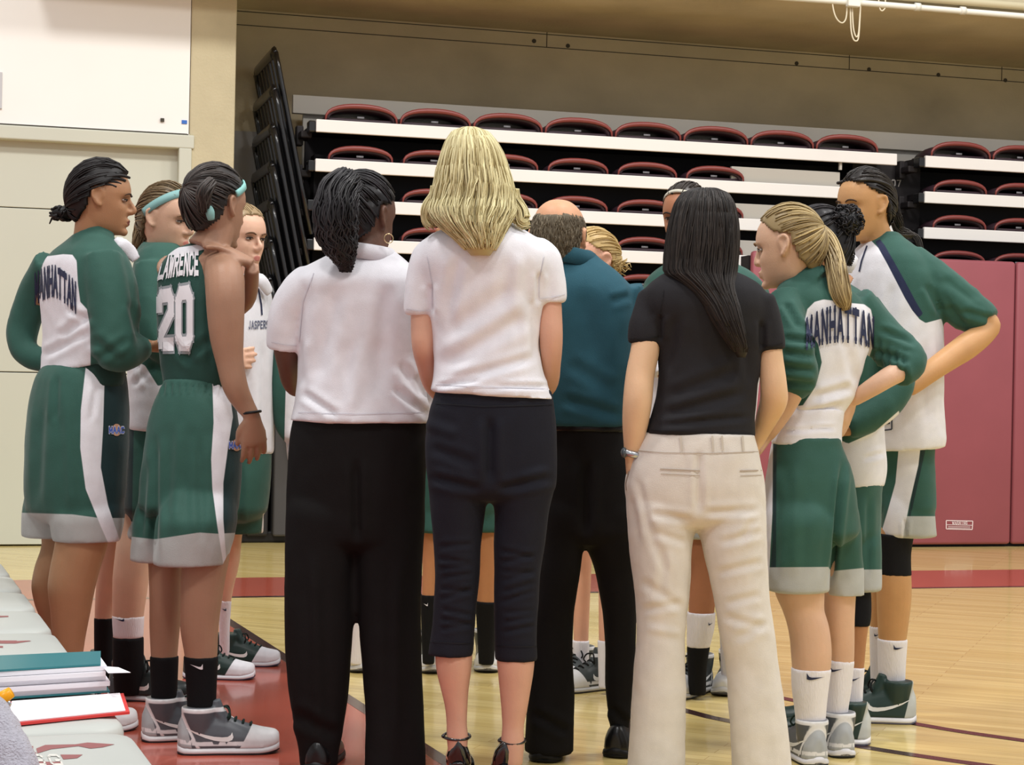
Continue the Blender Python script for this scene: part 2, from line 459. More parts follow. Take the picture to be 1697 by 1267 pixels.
for arc in ([(900, 1051), (947, 1067), (1003, 1086), (1155, 1125), (1204, 1138), (1516, 1199), (1697, 1227), (1900, 1255)], [(900, 1110), (952, 1126), (994, 1138), (1150, 1181), (1206, 1194), (1410, 1234), (1627, 1267), (1900, 1302)]):
    P = np.array([floor_at(*a) for a in arc]); P, _ = smooth_path(P, np.ones(len(P)), 5)
    strip('court_arc', P, .05, M_LINE)

# left white wall, doorway and concrete column
s_col0, _ = wall_at(311, 300, .12); s_col1, _ = wall_at(387, 300, .12)
s_door, z_dtop = wall_at(296, 246, .12); _, z_seam = wall_at(150, 350, .05)
mbw = MB(); wb(mbw, -9, s_col0, -.3, .12, z_dtop + .10, 6.2); wb(mbw, s_door + .10, s_col0, -.3, .12, 0, z_dtop + .10)
wall_left = struct(put('wall_left', mbw, M_WHITE))
wbox('shadow_gap', M_SEAM, -9, s_col0 - .01, .1195, .1215, z_dtop + .092, z_dtop + .102, parent=wall_left, base=False)
d1 = thing('door_1', 'x', 'x', W(s_door - 2, .05, 0)); del d1['label'], d1['category']; struct(d1)
mbf = MB(); wb(mbf, -9, s_door + .10, -.05, .15, z_dtop, z_dtop + .09, .008); wb(mbf, s_door, s_door + .085, -.05, .15, 0, z_dtop + .002, .008)
put('door_frame', mbf, M_DOOR, d1)
for z0, z1 in ((0.01, 1.14), (1.146, z_seam), (z_seam + .006, z_dtop + .01)):
    mb = MB(); wb(mb, -9, s_door + .01, -.02, .05, z0, z1, .004); put('door_panel', mb, M_DOOR, d1)
mb = MB(); wb(mb, -9, s_door, -.3, -.05, 0, z_dtop + .1); put('door_backing', mb, M_SEAM, d1)
col = struct(wbox('wall_column', M_CONC2, s_col0 + .004, s_col1, -.6, .13, 0, 6.2, .012))
sx, sz = wall_at(305, 202, .125)
tag(wbox('blue_tape', mat('blue_tape', lin(60, 110, 190)), sx - .015, sx + .02, .12, .126, sz - .012, sz + .012), 'tiny scrap of blue tape stuck where white wall meets concrete column', 'tape')
sx, sz = wall_at(269, 199, .125)
tag(wbox('wall_hook', M_SEAM, sx - .012, sx + .012, .12, .135, sz - .01, sz + .012), 'small dark fixing on the white wall above the doorway', 'fixing')
sx, sz = wall_at(2, 120, .125); _, sz2 = wall_at(2, 180, .125)
tag(wbox('wall_sign', mat('grey_sign', lin(190, 190, 192)), sx - .5, sx + .008, .12, .135, sz2, sz), 'grey sign on the white wall cut off by the frame edge', 'sign')

# concrete wall behind the bleachers, gallery slab above it
zc = 3.85
wall_back = struct(wbox('wall_back', M_CONC, s_col1 - .3, 16, -1.3, -1.0, 0, zc + .3))
s_gl, _ = wall_at(46, 70, .3)
ceiling = struct(wbox('ceiling', M_CONC, s_gl, 16, -1.3, .78, zc, zc + .5))
# formwork joints and tie holes in the concrete
_, zj = wall_at(1300, 108, -1.0)
for z in (zj, zc - .02): wbox('form_joint', M_SEAM, s_col1, 16, -1.0, -.9975, z, z + .006, parent=wall_back, base=False)
for x in (905, 1407, 1660):
    sj, _ = wall_at(x, 95, -1.0); wbox('form_joint', M_SEAM, sj, sj + .006, -1.0, -.9975, zj, zc, parent=wall_back, base=False)
for x, y in ((885, 68), (941, 76), (1320, 105), (1440, 115), (1555, 124), (1666, 133)):
    sj, z = wall_at(x, y, -1.0); mb = MB(); mb.tube([W(sj, -1.002, z), W(sj, -.996, z)], .017, 10); put('tie_hole', mb, M_SEAM, wall_back)
# pale ledge the bleachers stand against
sA0 = wall_at(524, 210, 0)[0]
_, zl = wall_at(490, 157, -.62)
wbox('back_boarding', mat('pale_ledge', lin(205, 200, 190), rough=.7), sA0 + .02, 16, -.72, -.685, 2.2, zl - .1)['kind'] = 'structure'
tag(wbox('ledge_board', MATS['pale_ledge'], wall_at(486, 165, -.62)[0], 16, -.68, -.62, zl - .13, zl), 'long pale grey back board behind the top row of bleacher seats', 'board')
mb = MB(); wb(mb, s_col1, s_col1 + .6, -.998, -.985, 0, 2.95)
tag(put('end_panel', mb, mat('grey_end_panel', lin(150, 148, 146)), base=W(s_col1, -.7, 0)), 'plain grey panel beside the concrete column behind the black railings', 'panel')

# ------------------------------------------------------------------ bleachers
ROWZ = [2.93 - .272 * i for i in range(10)]
sA0 = wall_at(524, 210, 0)[0]; sA1 = wall_at(1487, 265, 0)[0]; sB0 = wall_at(1534, 270, 0)[0]; sB1 = sB0 + 3.2
ss0 = wall_at(600, 195, 0)[0]; ss7 = wall_at(1406, 240, 0)[0]; pitch = (ss7 - ss0) / 7
def seat_mesh(root, wide, hgt):
    """folded tub seat seen from its front edge: arched rim, hollow shell, number tag (local frame: x along row, y out, z up)"""
    def arch(w, h, y, n=15):
        a = np.linspace(math.pi, 0, n)
        return np.stack([np.sign(np.cos(a)) * np.abs(np.cos(a)) ** .9 * w, np.full(n, y), np.abs(np.sin(a)) ** .72 * h], -1)
    rim = MB(); rim.tube(arch(wide / 2 - .005, hgt, .0), .006 + .013 * np.sin(np.linspace(0, math.pi, 15)), 8)
    sh = MB(); O = [arch(wide / 2 - .01, hgt + .004, -.01), arch(wide / 2 - .01, hgt + .0, -.2), arch(wide / 2 - .04, hgt - .02, -.34)]
    I = [arch(wide / 2 - .05, hgt - .03, -.34), arch(wide / 2 - .03, hgt - .03, -.2), arch(wide / 2 - .03, hgt - .026, -.01)]
    R = np.array(O + I); R = np.swapaxes(R, 0, 1)
    sh.rings(R)
    pan = MB(); pan.box((-wide / 2 + .03, -.36, 0), (wide - .06, 0, 0), (0, .33, 0), (0, 0, .024), .008)
    tg = MB(); tg.box((-.025, -.03, .026), (.05, 0, 0), (0, .003, 0), (0, 0, .014))
    return rim, sh, pan, tg
def to_local(mb, z=0):
    return mb
SEATPROTO = {}
def place_seat(root, s, t, z, wide, hgt):
    key = (wide, hgt)
    if key not in SEATPROTO:
        rim, sh, pan, tg = seat_mesh(None, wide, hgt)
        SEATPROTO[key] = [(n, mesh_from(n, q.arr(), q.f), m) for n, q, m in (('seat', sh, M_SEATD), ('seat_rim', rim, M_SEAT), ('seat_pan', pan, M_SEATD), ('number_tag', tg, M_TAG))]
        for n, me, m in SEATPROTO[key]: me.materials.append(m)
    st = None
    for n, me, m in SEATPROTO[key]:
        o = bpy.data.objects.new(n, me); COL.objects.link(o)
        if st is None:
            o.parent = root; o.location = tuple(W(s, t, z) - np.array(root.location)); o.rotation_euler = (0, 0, THETA + math.pi); st = o
            o.rotation_euler = (0, 0, THETA)
            o.scale = (1, -1, 1) if False else (1, 1, 1)
            o.matrix_basis = Matrix(((E1[0], E2[0], 0, o.location[0]), (E1[1], E2[1], 0, o.location[1]), (0, 0, 1, o.location[2]), (0, 0, 0, 1)))
        else: o.parent = st

def bleacher(label, s0, s1, rows, seats, blank=None):
    root = thing('bleacher', label, 'bleacher', W(s0, 0, 0))
    for i, z in enumerate(rows):
        mb = MB(); wb(mb, s0, s1, -.03, 0, z - .088, z, .006); put('plank', mb, M_ALU, root)
        mb = MB(); wb(mb, s0 + .01, s1 - .01, -.6, -.03, z - .05, z - .004); put('deck', mb, M_DARK, root)
        mb = MB(); wb(mb, s0 + .02, s1 - .02, -.61, -.57, z - .27, z - .05); put('riser', mb, M_DARK, root)
        mb = MB(); wb(mb, s0 - .05, s0 - .002, -.10, -.004, z - .09, z - .01, .01); put('end_bracket', mb, M_BLACK, root)
        mb = MB(); wb(mb, s0 - .09, s0 - .01, -.3, -.1, z - .12, z - .07, .01); wb(mb, s0 - .10, s0 - .05, -.3, -.22, z - .16, z - .02, .01); put('end_arm', mb, M_DARK, root)
        if blank and i in (1, 2, 3):
            mb = MB(); wb(mb, blank[0], blank[1], -.09, -.06, z, z + .115, .004); put('filler_board', mb, M_GREYB, root)
            mb = MB(); wb(mb, blank[1] - .02, blank[1] + .0, -.05, -.03, z + .13, z + .2); put('bracket_clip', mb, M_GREYB, root)
        for s in seats(i):
            place_seat(root, s, -.02, z, .515 if i == 0 else .46, .108 if i == 0 else .088)
    mb = MB(); wb(mb, s0 + .05, s1 - .05, -.5, -.35, 0, rows[0] - .2); put('understructure', mb, M_DARK, root)
    return root
blank = (wall_at(1212, 295, -.06)[0], wall_at(1392, 300, -.06)[0])
bl1 = bleacher('long folded bleacher stand with maroon tub seats and pale planks behind the huddle', sA0, sA1, ROWZ,
         lambda i: [ss0 + pitch * k for k in range(8 if i == 0 else 6)] if i < 5 else [], blank)
bt0 = wall_at(1595, 240, 0)[0]
bl2 = bleacher('bleacher section with maroon seats above the maroon wall pads', sB0, sB1, ROWZ[:5], lambda i: [bt0 + pitch * k for k in range(5)])
# row numbers on the dark gap between the two sections
gp = MB(); wb(gp, sA1 - .22, sB0 + .12, -.33, -.3, 1.2, ROWZ[0] - .02); put('gap_panel', gp, M_DARK, bl1)
M_NUM = mat('pale_row_number', lin(165, 160, 158))
gpb = BVHTree.FromPolygons(gp.arr().tolist(), gp.f)
for cx, cy in ((1489, 250), (1486, 303), (1488, 362)):
    q = stroke_text('07', th=.22); q = np.stack([cx - 9 + q[..., 0] * 16, cy + 5.5 - q[..., 1] * 11], -1)
    decal('row_number', q, gpb, M_NUM, bl1, off=.004, sub=1)

# black end railings, one for each folded row
for i in range(7):
    xt, yt = 456 - 1.5 * i, 84 + 63 * i
    sN, zN = wall_at(xt, yt, -.02 + .02 * i)
    root = thing('guard_rail', ('black slatted guard rail at the bleacher end, ' + ['topmost', 'second from top', 'third from top', 'fourth from top', 'fifth from top', 'sixth from top', 'lowest'][i] + ' of the stack'), 'railing', W(sN, 0, 0), 'folded end railings')
    H = 1.25; lean = .235
    def rp(u, h, o=0.0): return W(sN + lean * h / 1.1 + o, -.02 + .02 * i - u, zN - h)     # u: depth from the near post, h: drop from the top
    fr = MB()
    path = [rp(.0, H), rp(0, .12), rp(.012, .045), rp(.05, .008), rp(.12, 0), rp(.84, 0), rp(.91, .01), rp(.945, .05), rp(.955, .12), rp(.955, H)]
    P, rd = smooth_path(np.array(path), np.full(len(path), .042), 3)
    fr.tube(P, rd, 8, up=E1, flat=.5); put('frame', fr, M_BLACK, root, smooth=True)
    bt = MB(); bt.tube([rp(0, H * .93), rp(.95, H * .93)], .02, 6); put('bottom_rail', bt, M_BLACK, root)
    for k in range(6):
        u = .15 + k * .13; br = MB(); br.tube([rp(u, .01), rp(u, H * .93)], .011, 6); put('bar', br, M_BLACK, root)
    if i >= 2:
        pn = MB(); a = rp(.03, .05, -.02); pn.prism([rp(.02, .04), rp(.93, .04), rp(.93, H), rp(.02, H)], E1 * .012); put('infill_panel', pn, M_BLACK, root)
# dark trolley end under the railings
tr = thing('bleacher_end_frame', 'dark folded steel frame under the black railings at the bleacher end', 'frame', W(sA0 - .4, 0, 0))
for k, (a, b_, t0, t1, z0, z1) in enumerate(((-.62, -.45, -.5, 0, .05, 1.1), (-.42, -.27, -.5, -.05, .05, 1.15), (-.24, -.1, -.5, -.02, .05, 1.2), (-.62, -.1, -.6, -.1, 0, .08))):
    mb = MB(); wb(mb, sA0 + a, sA0 + b_, t0, t1, z0, z1, .015); put('steel_panel', mb, mat('grey_steel_%d' % (k % 2), lin(*((72, 70, 70), (40, 38, 38))[k % 2]), rough=.5), tr)

# maroon wall pads on the right
sm = [wall_at(x, 600, .55)[0] for x in (1243, 1462, 1682)]; sm += [sm[2] + 1.3, sm[2] + 2.6]
p_ref = floor_at(1640, 906); t_pad = float(np.dot(p_ref - Q0, E2))
sm = [wall_at(x, 600, t_pad)[0] for x in (1243, 1462, 1682)]; sm += [sm[2] + (sm[2] - sm[1])]
_, z_pt = wall_at(1650, 432, t_pad)
for k in range(3):
    mb = MB(); wb(mb, sm[k] + .006, sm[k + 1] - .006, t_pad - .06, t_pad, .02, z_pt, .022)
    o = put('wall_pad', mb, M_PAD, smooth=True, base=W(sm[k], t_pad, 0))
    tag(o, ['maroon padded wall panel farthest along to the left, mostly hidden by the ponytailed player', 'maroon vinyl wall pad behind the tall player, with white warning label', 'maroon vinyl wall pad at the right edge of the view'][k], 'wall pad', 'maroon wall pads')
    if k == 1: padw = o
mb = MB(); wb(mb, sm[0], 16, t_pad - .2, t_pad - .065, 0, z_pt - .03); struct(put('wall_right', mb, M_DARK))
wq = line_quads([(1568, 862), (1612, 863), (1611, 877), (1568, 876), (1568, 862)], 1.6) + line_quads([(1568, 869), (1611, 870)], 1.0)
for y in (872, 874.2): wq += line_quads([(1571, y), (1608, y + .4)], .8)
q = stroke_text('WARNING', th=.22); wq += list(np.stack([1578 + q[..., 0] * 25, 868.5 - q[..., 1] * 4.6], -1))
decal('warning_print', wq, padw, mat('white_print', lin(225, 205, 205)), padw, off=.003, sub=1)

# conduit, box and hanging cables under the slab edge, upper right
M_PIPE = mat('white_conduit', lin(225, 224, 215), rough=.5)
def soff(x, y):
    r = ray(x, y); o = W(0, .82, 0); k = np.dot(o - CAM, E2) / np.dot(r, E2); return CAM + r * k
cr = thing('conduit', 'white metal conduit running along the concrete slab edge', 'pipe', soff(1430, 4))
pp = MB(); pp.tube([soff(1100, -18), soff(1430, 5), soff(1697, 27), soff(1900, 44)], .022, 10); put('pipe', pp, M_PIPE, cr, smooth=True)
pp = MB(); pp.tube([soff(1410, -12), soff(1697, 11), soff(1900, 27)], .028, 8); put('trunking', pp, mat('beige_trunking', lin(190, 180, 150)), cr, smooth=True)
for x in (1520, 1595):
    pp = MB(); a = soff(x, 4 + (x - 1430) * .083); pp.tube([a - E1 * .02, a + E1 * .02], .03, 10); put('clamp', pp, M_PIPE, cr, smooth=True)
bx = MB(); a = soff(1401, 12); bx.box(a, E1 * .095, E2 * .05, EZ * .12, .008)
bxr = tag(put('junction_box', bx, M_PIPE, base=a), 'small white electrical junction box at the slab edge', 'box')
for nm, pts, lb in (('cable', [(1378, -4), (1382, 20), (1388, 33), (1396, 38), (1402, 30), (1404, 8)], 'pale cable loop hanging to the left of the junction box'),
                ('cable', [(1409, 8), (1410, 45), (1413, 62), (1418, 68), (1423, 60), (1426, 10)], 'longest pale cable loop hanging below the junction box'),
                ('cable', [(1412, 8), (1414, 45), (1418, 60), (1422, 58), (1424, 40), (1426, 8)], 'inner pale cable loop below the junction box'),
                ('cable', [(1456, 0), (1458, 14), (1462, 18), (1467, 12), (1467, 0)], 'short pale cable loop hanging from the conduit')):
    cb = MB(); cb.tube([soff(*p) for p in pts], .0055, 6, sub=4); tag(put(nm, cb, mat('pale_cable', lin(215, 205, 180)), smooth=True, base=soff(*pts[0])), lb, 'cable')

# ------------------------------------------------------------------ row of chairs on the near left
zs = .465
A = floor_at(214, 1206, zs); B = floor_at(20, 952, zs); step = (B - A) / 6.0
rowd = step / np.linalg.norm(step); seatd = np.array([rowd[1], -rowd[0], 0.0])    # seat front points to the court
LOGO = mat('maroon_seat_print', lin(148, 92, 92), rough=.5)
M_CH = mat('grey_vinyl_seat', lin(186, 189, 184), rough=.45, spec=.45, var=.02, vscale=5); M_CHF = mat('chair_tube', lin(120, 118, 116), rough=.35, metal=.6)
seat_poly = []
w, dp, rr = np.linalg.norm(step) - .02, .42, .07
for (cx, cy, a0, r) in ((dp - rr, w - rr, 0, rr), (.03, w - .03, 90, .03), (.03, .03, 180, .03), (dp - rr, rr, 270, rr)):
    for a in (0, 22, 45, 68, 90):
        t = math.radians(a0 + a); seat_poly.append((cx + r * math.cos(t), cy + r * math.sin(t)))
seat_poly = np.array(seat_poly)
CHN = ['nearest, at the bottom edge', 'second, holding the red clipboard', 'third, under the teal binder', 'fourth, just behind the teal binder', 'fifth, with faint maroon print', 'sixth', 'seventh', 'eighth and farthest']
CHSEAT = []
for i in range(8):
    c = A + step * (i - 1); c = c - seatd * dp - rowd * 0.0
    root = thing('folding_chair', 'pale grey padded sideline chair, ' + CHN[i] + ' in the row', 'chair', (c[0], c[1], 0), 'row of sideline chairs')
    sp = lambda x, y, z: np.array([c[0], c[1], 0]) + seatd * x + rowd * y + EZ * z
    cen = seat_poly.mean(0); R = []
    for z, k in ((zs - .06, .96), (zs - .05, .992), (zs - .035, 1.0), (zs - .02, 1.0), (zs - .008, .985), (zs - .001, .955), (zs + .003, .8), (zs + .005, .4)):
        R.append([sp(*(cen + (p - cen) * k), z) for p in seat_poly])
    mb = MB(); mb.rings(R); st = put('seat', mb, M_CH, root, smooth=True); CHSEAT.append(st)
    mb = MB(); mb.box(sp(-.03, .03, zs + .16), rowd * (w - .06), -seatd * .04, EZ * .3 , .018); put('backrest', mb, M_CH, root, smooth=True)
    for y in (.03, w - .03):
        mb = MB(); mb.tube([sp(dp - .05, y, .008), sp(dp * .45, y, zs * .62), sp(0, y, zs + .02), sp(-.05, y, zs + .44)], .011, 8); put('leg', mb, M_CHF, root, smooth=True)
        mb = MB(); mb.tube([sp(-.06, y, .008), sp(dp * .45, y, zs * .62), sp(dp - .08, y, zs - .06)], .011, 8); put('leg', mb, M_CHF, root, smooth=True)
    mb = MB(); mb.tube([sp(dp - .1, .03, .12), sp(dp - .1, w - .03, .12)], .009, 6); put('stretcher', mb, M_CHF, root)
def seat_print(i, quads, nm='seat_print'):
    decal(nm, quads, CHSEAT[i], LOGO, CHSEAT[i], off=.0012, sub=2)
lg = []
for pl in ([(60, 1240), (75, 1234), (125, 1233), (145, 1230), (190, 1233), (170, 1238), (150, 1240), (130, 1236), (85, 1241), (62, 1248)],):
    for k in range(len(pl) // 2 - 1): lg.append([pl[k], pl[-1 - k], pl[-2 - k], pl[k + 1]])
lg += [[(40, 1236), (40, 1241), (55, 1241), (55, 1236)], [(45, 1248), (45, 1262), (60, 1262), (60, 1246)], [(100, 1250), (105, 1258), (128, 1256), (137, 1250)], [(42, 1262), (60, 1275), (110, 1275), (100, 1262)]]
seat_print(0, lg)
qg = stroke_text('GG', th=.2, asp=1.4); decal('seat_letters', np.stack([48 + qg[..., 0] * 50 + (1 - qg[..., 1]) * 8, 1268 - qg[..., 1] * 18], -1), CHSEAT[0], mat('pale_seat_letter', lin(214, 212, 205)), CHSEAT[0], off=.0022)
seat_print(3, [[(-5, 1061), (-5, 1066), (25, 1066), (28, 1061)], [(25, 1062), (25, 1066), (52, 1062), (48, 1061)], [(-5, 1070), (-5, 1073), (5, 1073), (5, 1070)]])
seat_print(4, [[(-5, 1020), (-5, 1023), (14, 1022), (14, 1020)]])

# teal ring binder with papers, red clipboard, whistle lanyard clip and grey cloth on the chairs
def flat_box(name, corners, z0, th, m, parent=None, base=None):
    """box whose top outline is given by floor-plan points"""
    P = np.array(corners, float); P[:, 2] = z0
    mb = MB(); mb.prism(P, EZ * th); return put(name, mb, m, parent, base=base)
M_TEAL = mat('teal_plastic_cover', lin(40, 118, 126), rough=.35, spec=.5); M_PAPER = mat('white_paper', lin(232, 230, 236), rough=.8, var=.03, vscale=60, stretch=(1, 1, 30))
zb = zs + .012
bp = [floor_at(182, 1147, zb), floor_at(166, 1124, zb), floor_at(-150, 1140, zb), floor_at(-140, 1168, zb)]
bc = np.mean(bp, 0); bd = thing('ring_binder', 'teal ring binder stuffed with loose papers on a grey chair', 'binder', (bc[0], bc[1], zb))
flat_box('back_cover', bp, zb, .004, M_TEAL, bd)
for k in range(5):
    j = RNG.normal(size=3) * .006; j[2] = 0
    flat_box('paper_stack', [p + j + (bc - p) * (.03 + .02 * RNG.random()) for p in bp], zb + .004 + k * .0105, .0095, M_PAPER, bd)
ft = [p + (bc - p) * .0 for p in bp]; flat_box('front_cover', [ft[0] - E1 * .02, ft[1], ft[2], ft[3]], zb + .0565, .004, M_TEAL, bd)
mb = MB(); a = floor_at(170, 1104, zb + .05); mb.prism([a, a + E1 * .03 - rowd * .02, a + E1 * .045 - rowd * .09, a - rowd * .09], EZ * .001); put('loose_sheet', mb, M_PAPER, bd)
zc2 = zs - .016
cp = [floor_at(213, 1176, zc2 + .03), floor_at(203, 1146, zc2 + .03), floor_at(15, 1160, zc2 + .03), floor_at(5, 1197, zc2 + .03)]
cc = np.mean(cp, 0); cl = thing('clipboard', 'red clipboard with a blank white sheet lying on a grey chair', 'clipboard', (cc[0], cc[1], zc2))
flat_box('board', [p - (cc - p) * .02 for p in cp], zc2 + .022, .005, mat('red_board', lin(214, 62, 60), rough=.4), cl)
flat_box('sheet', [p + (cc - p) * .05 for p in cp], zc2 + .0275, .002, mat('bright_sheet', lin(240, 238, 242), rough=.8), cl)
zz = zs + .05
wv = pix(10, 1157, 3.15)
wr = thing('marker_clip', 'yellow orange plastic marker with silver clip lying over the clipboard corner', 'marker', tuple(wv))
mb = MB(); mb.tube([pix(-14, 1168, 3.15), pix(-2, 1160, 3.15), pix(19, 1146, 3.15)], [.011, .013, .010], 10, flat=.7); put('barrel', mb, mat('amber_plastic', lin(245, 168, 20), rough=.3), wr, smooth=True)
mb = MB(); mb.tube([pix(-6, 1176, 3.14), pix(6, 1172, 3.14), pix(16, 1163, 3.14), pix(12, 1174, 3.14), pix(2, 1181, 3.14)], .0035, 8, sub=3); put('clip', mb, mat('silver_clip', lin(190, 190, 195), rough=.2, metal=1), wr, smooth=True)
gc = MB(); gc.tube([pix(-80, 1120, 2.9), pix(-30, 1180, 2.85), pix(10, 1245, 2.8), pix(30, 1320, 2.75)], [.035, .038, .040, .045], 18, sub=5, flat=.8)
me = remesh(gc, .006, 3); v = vcos(me); v += vnor(me) * (wob(v, 60, 3) * .0025)[:, None]; o0 = pix(0, 1260, 2.8); v -= o0; me.vertices.foreach_set('co', v.ravel())
me.polygons.foreach_set('use_smooth', np.ones(len(me.polygons), bool))
tag(link('folded_towel', me, mat('grey_knit', lin(168, 166, 176), rough=.95, sheen=.4, bump=1.0, bscale=260, var=.12, vscale=150), None, tuple(o0)), 'rolled grey knitted cloth at the bottom corner over the chairs', 'cloth')
# ------------------------------------------------------------------ people: toolkit
def hermite(st, step=10.0):
    """resample stations (y, xl, xr, dd, tilt) smoothly along y"""
    A = np.array([list(q) + [0.0] * (5 - len(q)) for q in st], float)
    if len(A) < 3: return A
    y = A[:, 0]; n = max(3, int(abs(y[-1] - y[0]) / step))
    yy = np.unique(np.concatenate([np.linspace(y[0], y[-1], n), y])) if y[-1] > y[0] else np.linspace(y[0], y[-1], n)
    M = np.gradient(A, y, axis=0)
    i = np.clip(np.searchsorted(y, yy, 'right') - 1, 0, len(y) - 2)
    h = (y[i + 1] - y[i])[:, None]; t = ((yy - y[i])[:, None]) / h
    B = (2 * t ** 3 - 3 * t ** 2 + 1) * A[i] + (t ** 3 - 2 * t ** 2 + t) * h * M[i] + (-2 * t ** 3 + 3 * t ** 2) * A[i + 1] + (t ** 3 - t ** 2) * h * M[i + 1]
    B[:, 0] = yy
    return B

class Person:
    def __init__(s, label, d, gx, skin, lips=None):
        s.d = d
        gy = CY + (CH + CAMX[2] * (gx - CX) * d / F) * F / (d * CAMY[2])
        s.g = pix(gx, gy, d); s.g[2] = 0
        s.root = thing('person', label, 'person', s.g, 'players and coaches in the huddle')
        s.skin = skin; s.body = MB(); s.HM = None; s.lips = lips or tuple(np.clip(np.array(skin) * (0.86, .62, .62, 1), 0, 1))
    def P(s, x, y, dd=0.0): return pix(x, y, s.d + dd)
    def ring(s, y, xl, xr, dd, tilt, yaw, rho, p, n, k=1.0):
        d = s.d + dd; c = pix((xl + xr) / 2, y, d); w = abs(xr - xl) / 2 * d / F * k
        cy, sy = math.cos(yaw), math.sin(yaw)
        a = w / math.sqrt(cy * cy + rho * rho * sy * sy); b = a * rho
        t = np.arange(n) * 2 * math.pi / n
        ct, st = np.cos(t), np.sin(t)
        u = np.sign(ct) * np.abs(ct) ** (2 / p) * a; v = np.sign(st) * np.abs(st) ** (2 / p) * b
        R = c + np.outer(u, (cy, -sy, 0)) + np.outer(v, (sy, cy, 0))
        R[:, 2] += tilt * d / F * (R[:, 0] - c[0]) / max(w, 1e-3)
        # keep the silhouette exact after superellipse shaping
        ex = (R[:, 0].max() - R[:, 0].min()) / 2
        R[:, 0] = c[0] + (R[:, 0] - c[0]) * w / ex
        return R
    def st(s, mb, L, yaw=0, rho=.62, p=2.25, n=30, k=1.0, r=0.0):
        yaw = math.radians(yaw)
        B = hermite(L)
        return mb.rings([s.ring(y, xl, xr, dd, ti, yaw, rho, p, n, k) for y, xl, xr, dd, ti in B[::-1]], r=r)
    def hips(s, mb, L, yaw=0, rho=(.66, .5), p=2.3):
        B = hermite(L); y0, y1 = B[0, 0], B[-1, 0]; yw = math.radians(yaw)
        R = [s.ring(y, xl, xr, dd, ti, yw, rho[0] + (rho[1] - rho[0]) * (y - y0) / (y1 - y0), p, 32) for y, xl, xr, dd, ti in B]
        c = R[-1].mean(0); d = s.d / F
        for dy, k in ((8, .93), (14, .75), (18, .4)): q = c + (R[-1] - c) * k; q = q - EZ * dy * d; R.append(q)
        return mb.rings(R[::-1])
    def limb(s, mb, pts, n=16, sub=5, k=1.0, flat=1.0, up=None):
        P = [s.P(x, y, dd) for x, y, dd, r in pts]; R = [r * (s.d + dd) / F * k for x, y, dd, r in pts]
        return mb.tube(P, R, n, sub=sub, flat=flat, up=up)
    def leg(s, mb, L, y0, dd0, y1, dd1, rho=1.0, k=1.0, p=2.1, tap=70):
        B = hermite([(q[0], q[1], q[2], dd0 + (dd1 - dd0) * (q[0] - y0) / (y1 - y0)) for q in L])
        R = []
        for y, xl, xr, dd, ti in B:
            r = s.ring(y, xl, xr, dd, ti, 0, rho, p, 22, k)
            if tap:
                u = min(1, max(0, (y - B[0, 0]) / tap)); u = u * u * (3 - 2 * u); c = r.mean(0); r = c + (r - c) * (np.array((.8, .5, 1)) * (1 - u) + u)
            R.append(r)
        return mb.rings(R[::-1])
    # --- head
    def head(s, x, y, dd, yaw, pitch=0, roll=0, size=1.0, ears=True, nose=1.0):
        c = s.P(x, y, dd)
        R = Matrix.Rotation(-math.radians(yaw), 4, 'Z') @ Matrix.Rotation(math.radians(pitch), 4, 'X') @ Matrix.Rotation(math.radians(roll), 4, 'Y')
        M = Matrix.Translation(Vector(c)) @ R @ Matrix.Scale(size, 4); s.HM = M; mb = s.body
        Z = [-.119, -.114, -.103, -.088, -.072, -.055, -.035, -.015, .0, .018, .04, .065, .085, .102, .112, .117]
        FY = [.060, .078, .086, .086, .088, .088, .088, .087, .087, .094, .094, .086, .072, .050, .030, .010]
        BY = [-.010, -.022, -.035, -.048, -.062, -.076, -.089, -.096, -.099, -.101, -.101, -.095, -.084, -.064, -.042, -.014]
        WX = [.018, .030, .041, .051, .057, .062, .067, .071, .0735, .075, .0745, .070, .061, .046, .031, .010]
        zz = np.linspace(Z[0], Z[-1], 44); n = 48; t = np.arange(n) * 2 * math.pi / n
        rings = []
        for z in zz:
            fy, by, w = np.interp(z, Z, FY), np.interp(z, Z, BY), np.interp(z, Z, WX)
            sx, sn = np.cos(t), np.sin(t); p = 2.25
            X = np.sign(sx) * np.abs(sx) ** (2 / p) * w; Y = np.where(sn > 0, np.abs(sn) ** (2 / 2.35) * fy, -np.abs(sn) ** (2 / p) * -by)
            V = np.stack([X, Y, np.full(n, z)], -1)
            g = lambda cx, cz, rx, rz: np.exp(-((np.abs(X) - cx) / rx) ** 2 - ((z - cz) / rz) ** 2)
            V[:, 1] += np.where(sn > .1, -.0125 * g(.032, .0, .017, .013) + .004 * g(.03, .02, .03, .008) + .005 * g(.045, -.032, .018, .02) - .004 * g(.0, -.098, .03, .006) + .005 * g(0, -.11, .018, .01), 0)
            rings.append(V)
        mb.rings(xf(M, np.array(rings)))
        nz = MB()
        nz.tube([(0, .084, .016), (0, .095, -.006), (0, .107 + .004 * nose, -.028), (0, .102, -.038), (0, .086, -.042)], [.007, .0078, .0095, .0095, .007], 10, sub=3)
        for q in (-1, 1): nz.ball((q * .0115, .093, -.037), (.0075, .010, .007))
        nz.ball((0, .0905, -.067), (.021, .0105, .0065)); nz.ball((0, .0885, -.079), (.019, .0115, .0075))
        nz.ball((0, .082, -.106), (.02, .014, .014))
        if ears:
            for q in (-1, 1):
                P = np.array([(q * .074, .004, -.028), (q * .080, -.004, -.026), (q * .086, -.022, -.004), (q * .087, -.024, .018), (q * .083, -.012, .028), (q * .077, .004, .020), (q * .074, .006, .0)])
                nz.tube(P, [.007, .0075, .006, .006, .006, .006, .005], 8, sub=3)
                nz.ball((q * .076, -.008, -.002), (.006, .014, .024))
        mb.add(xf(M, nz.arr()), nz.f)
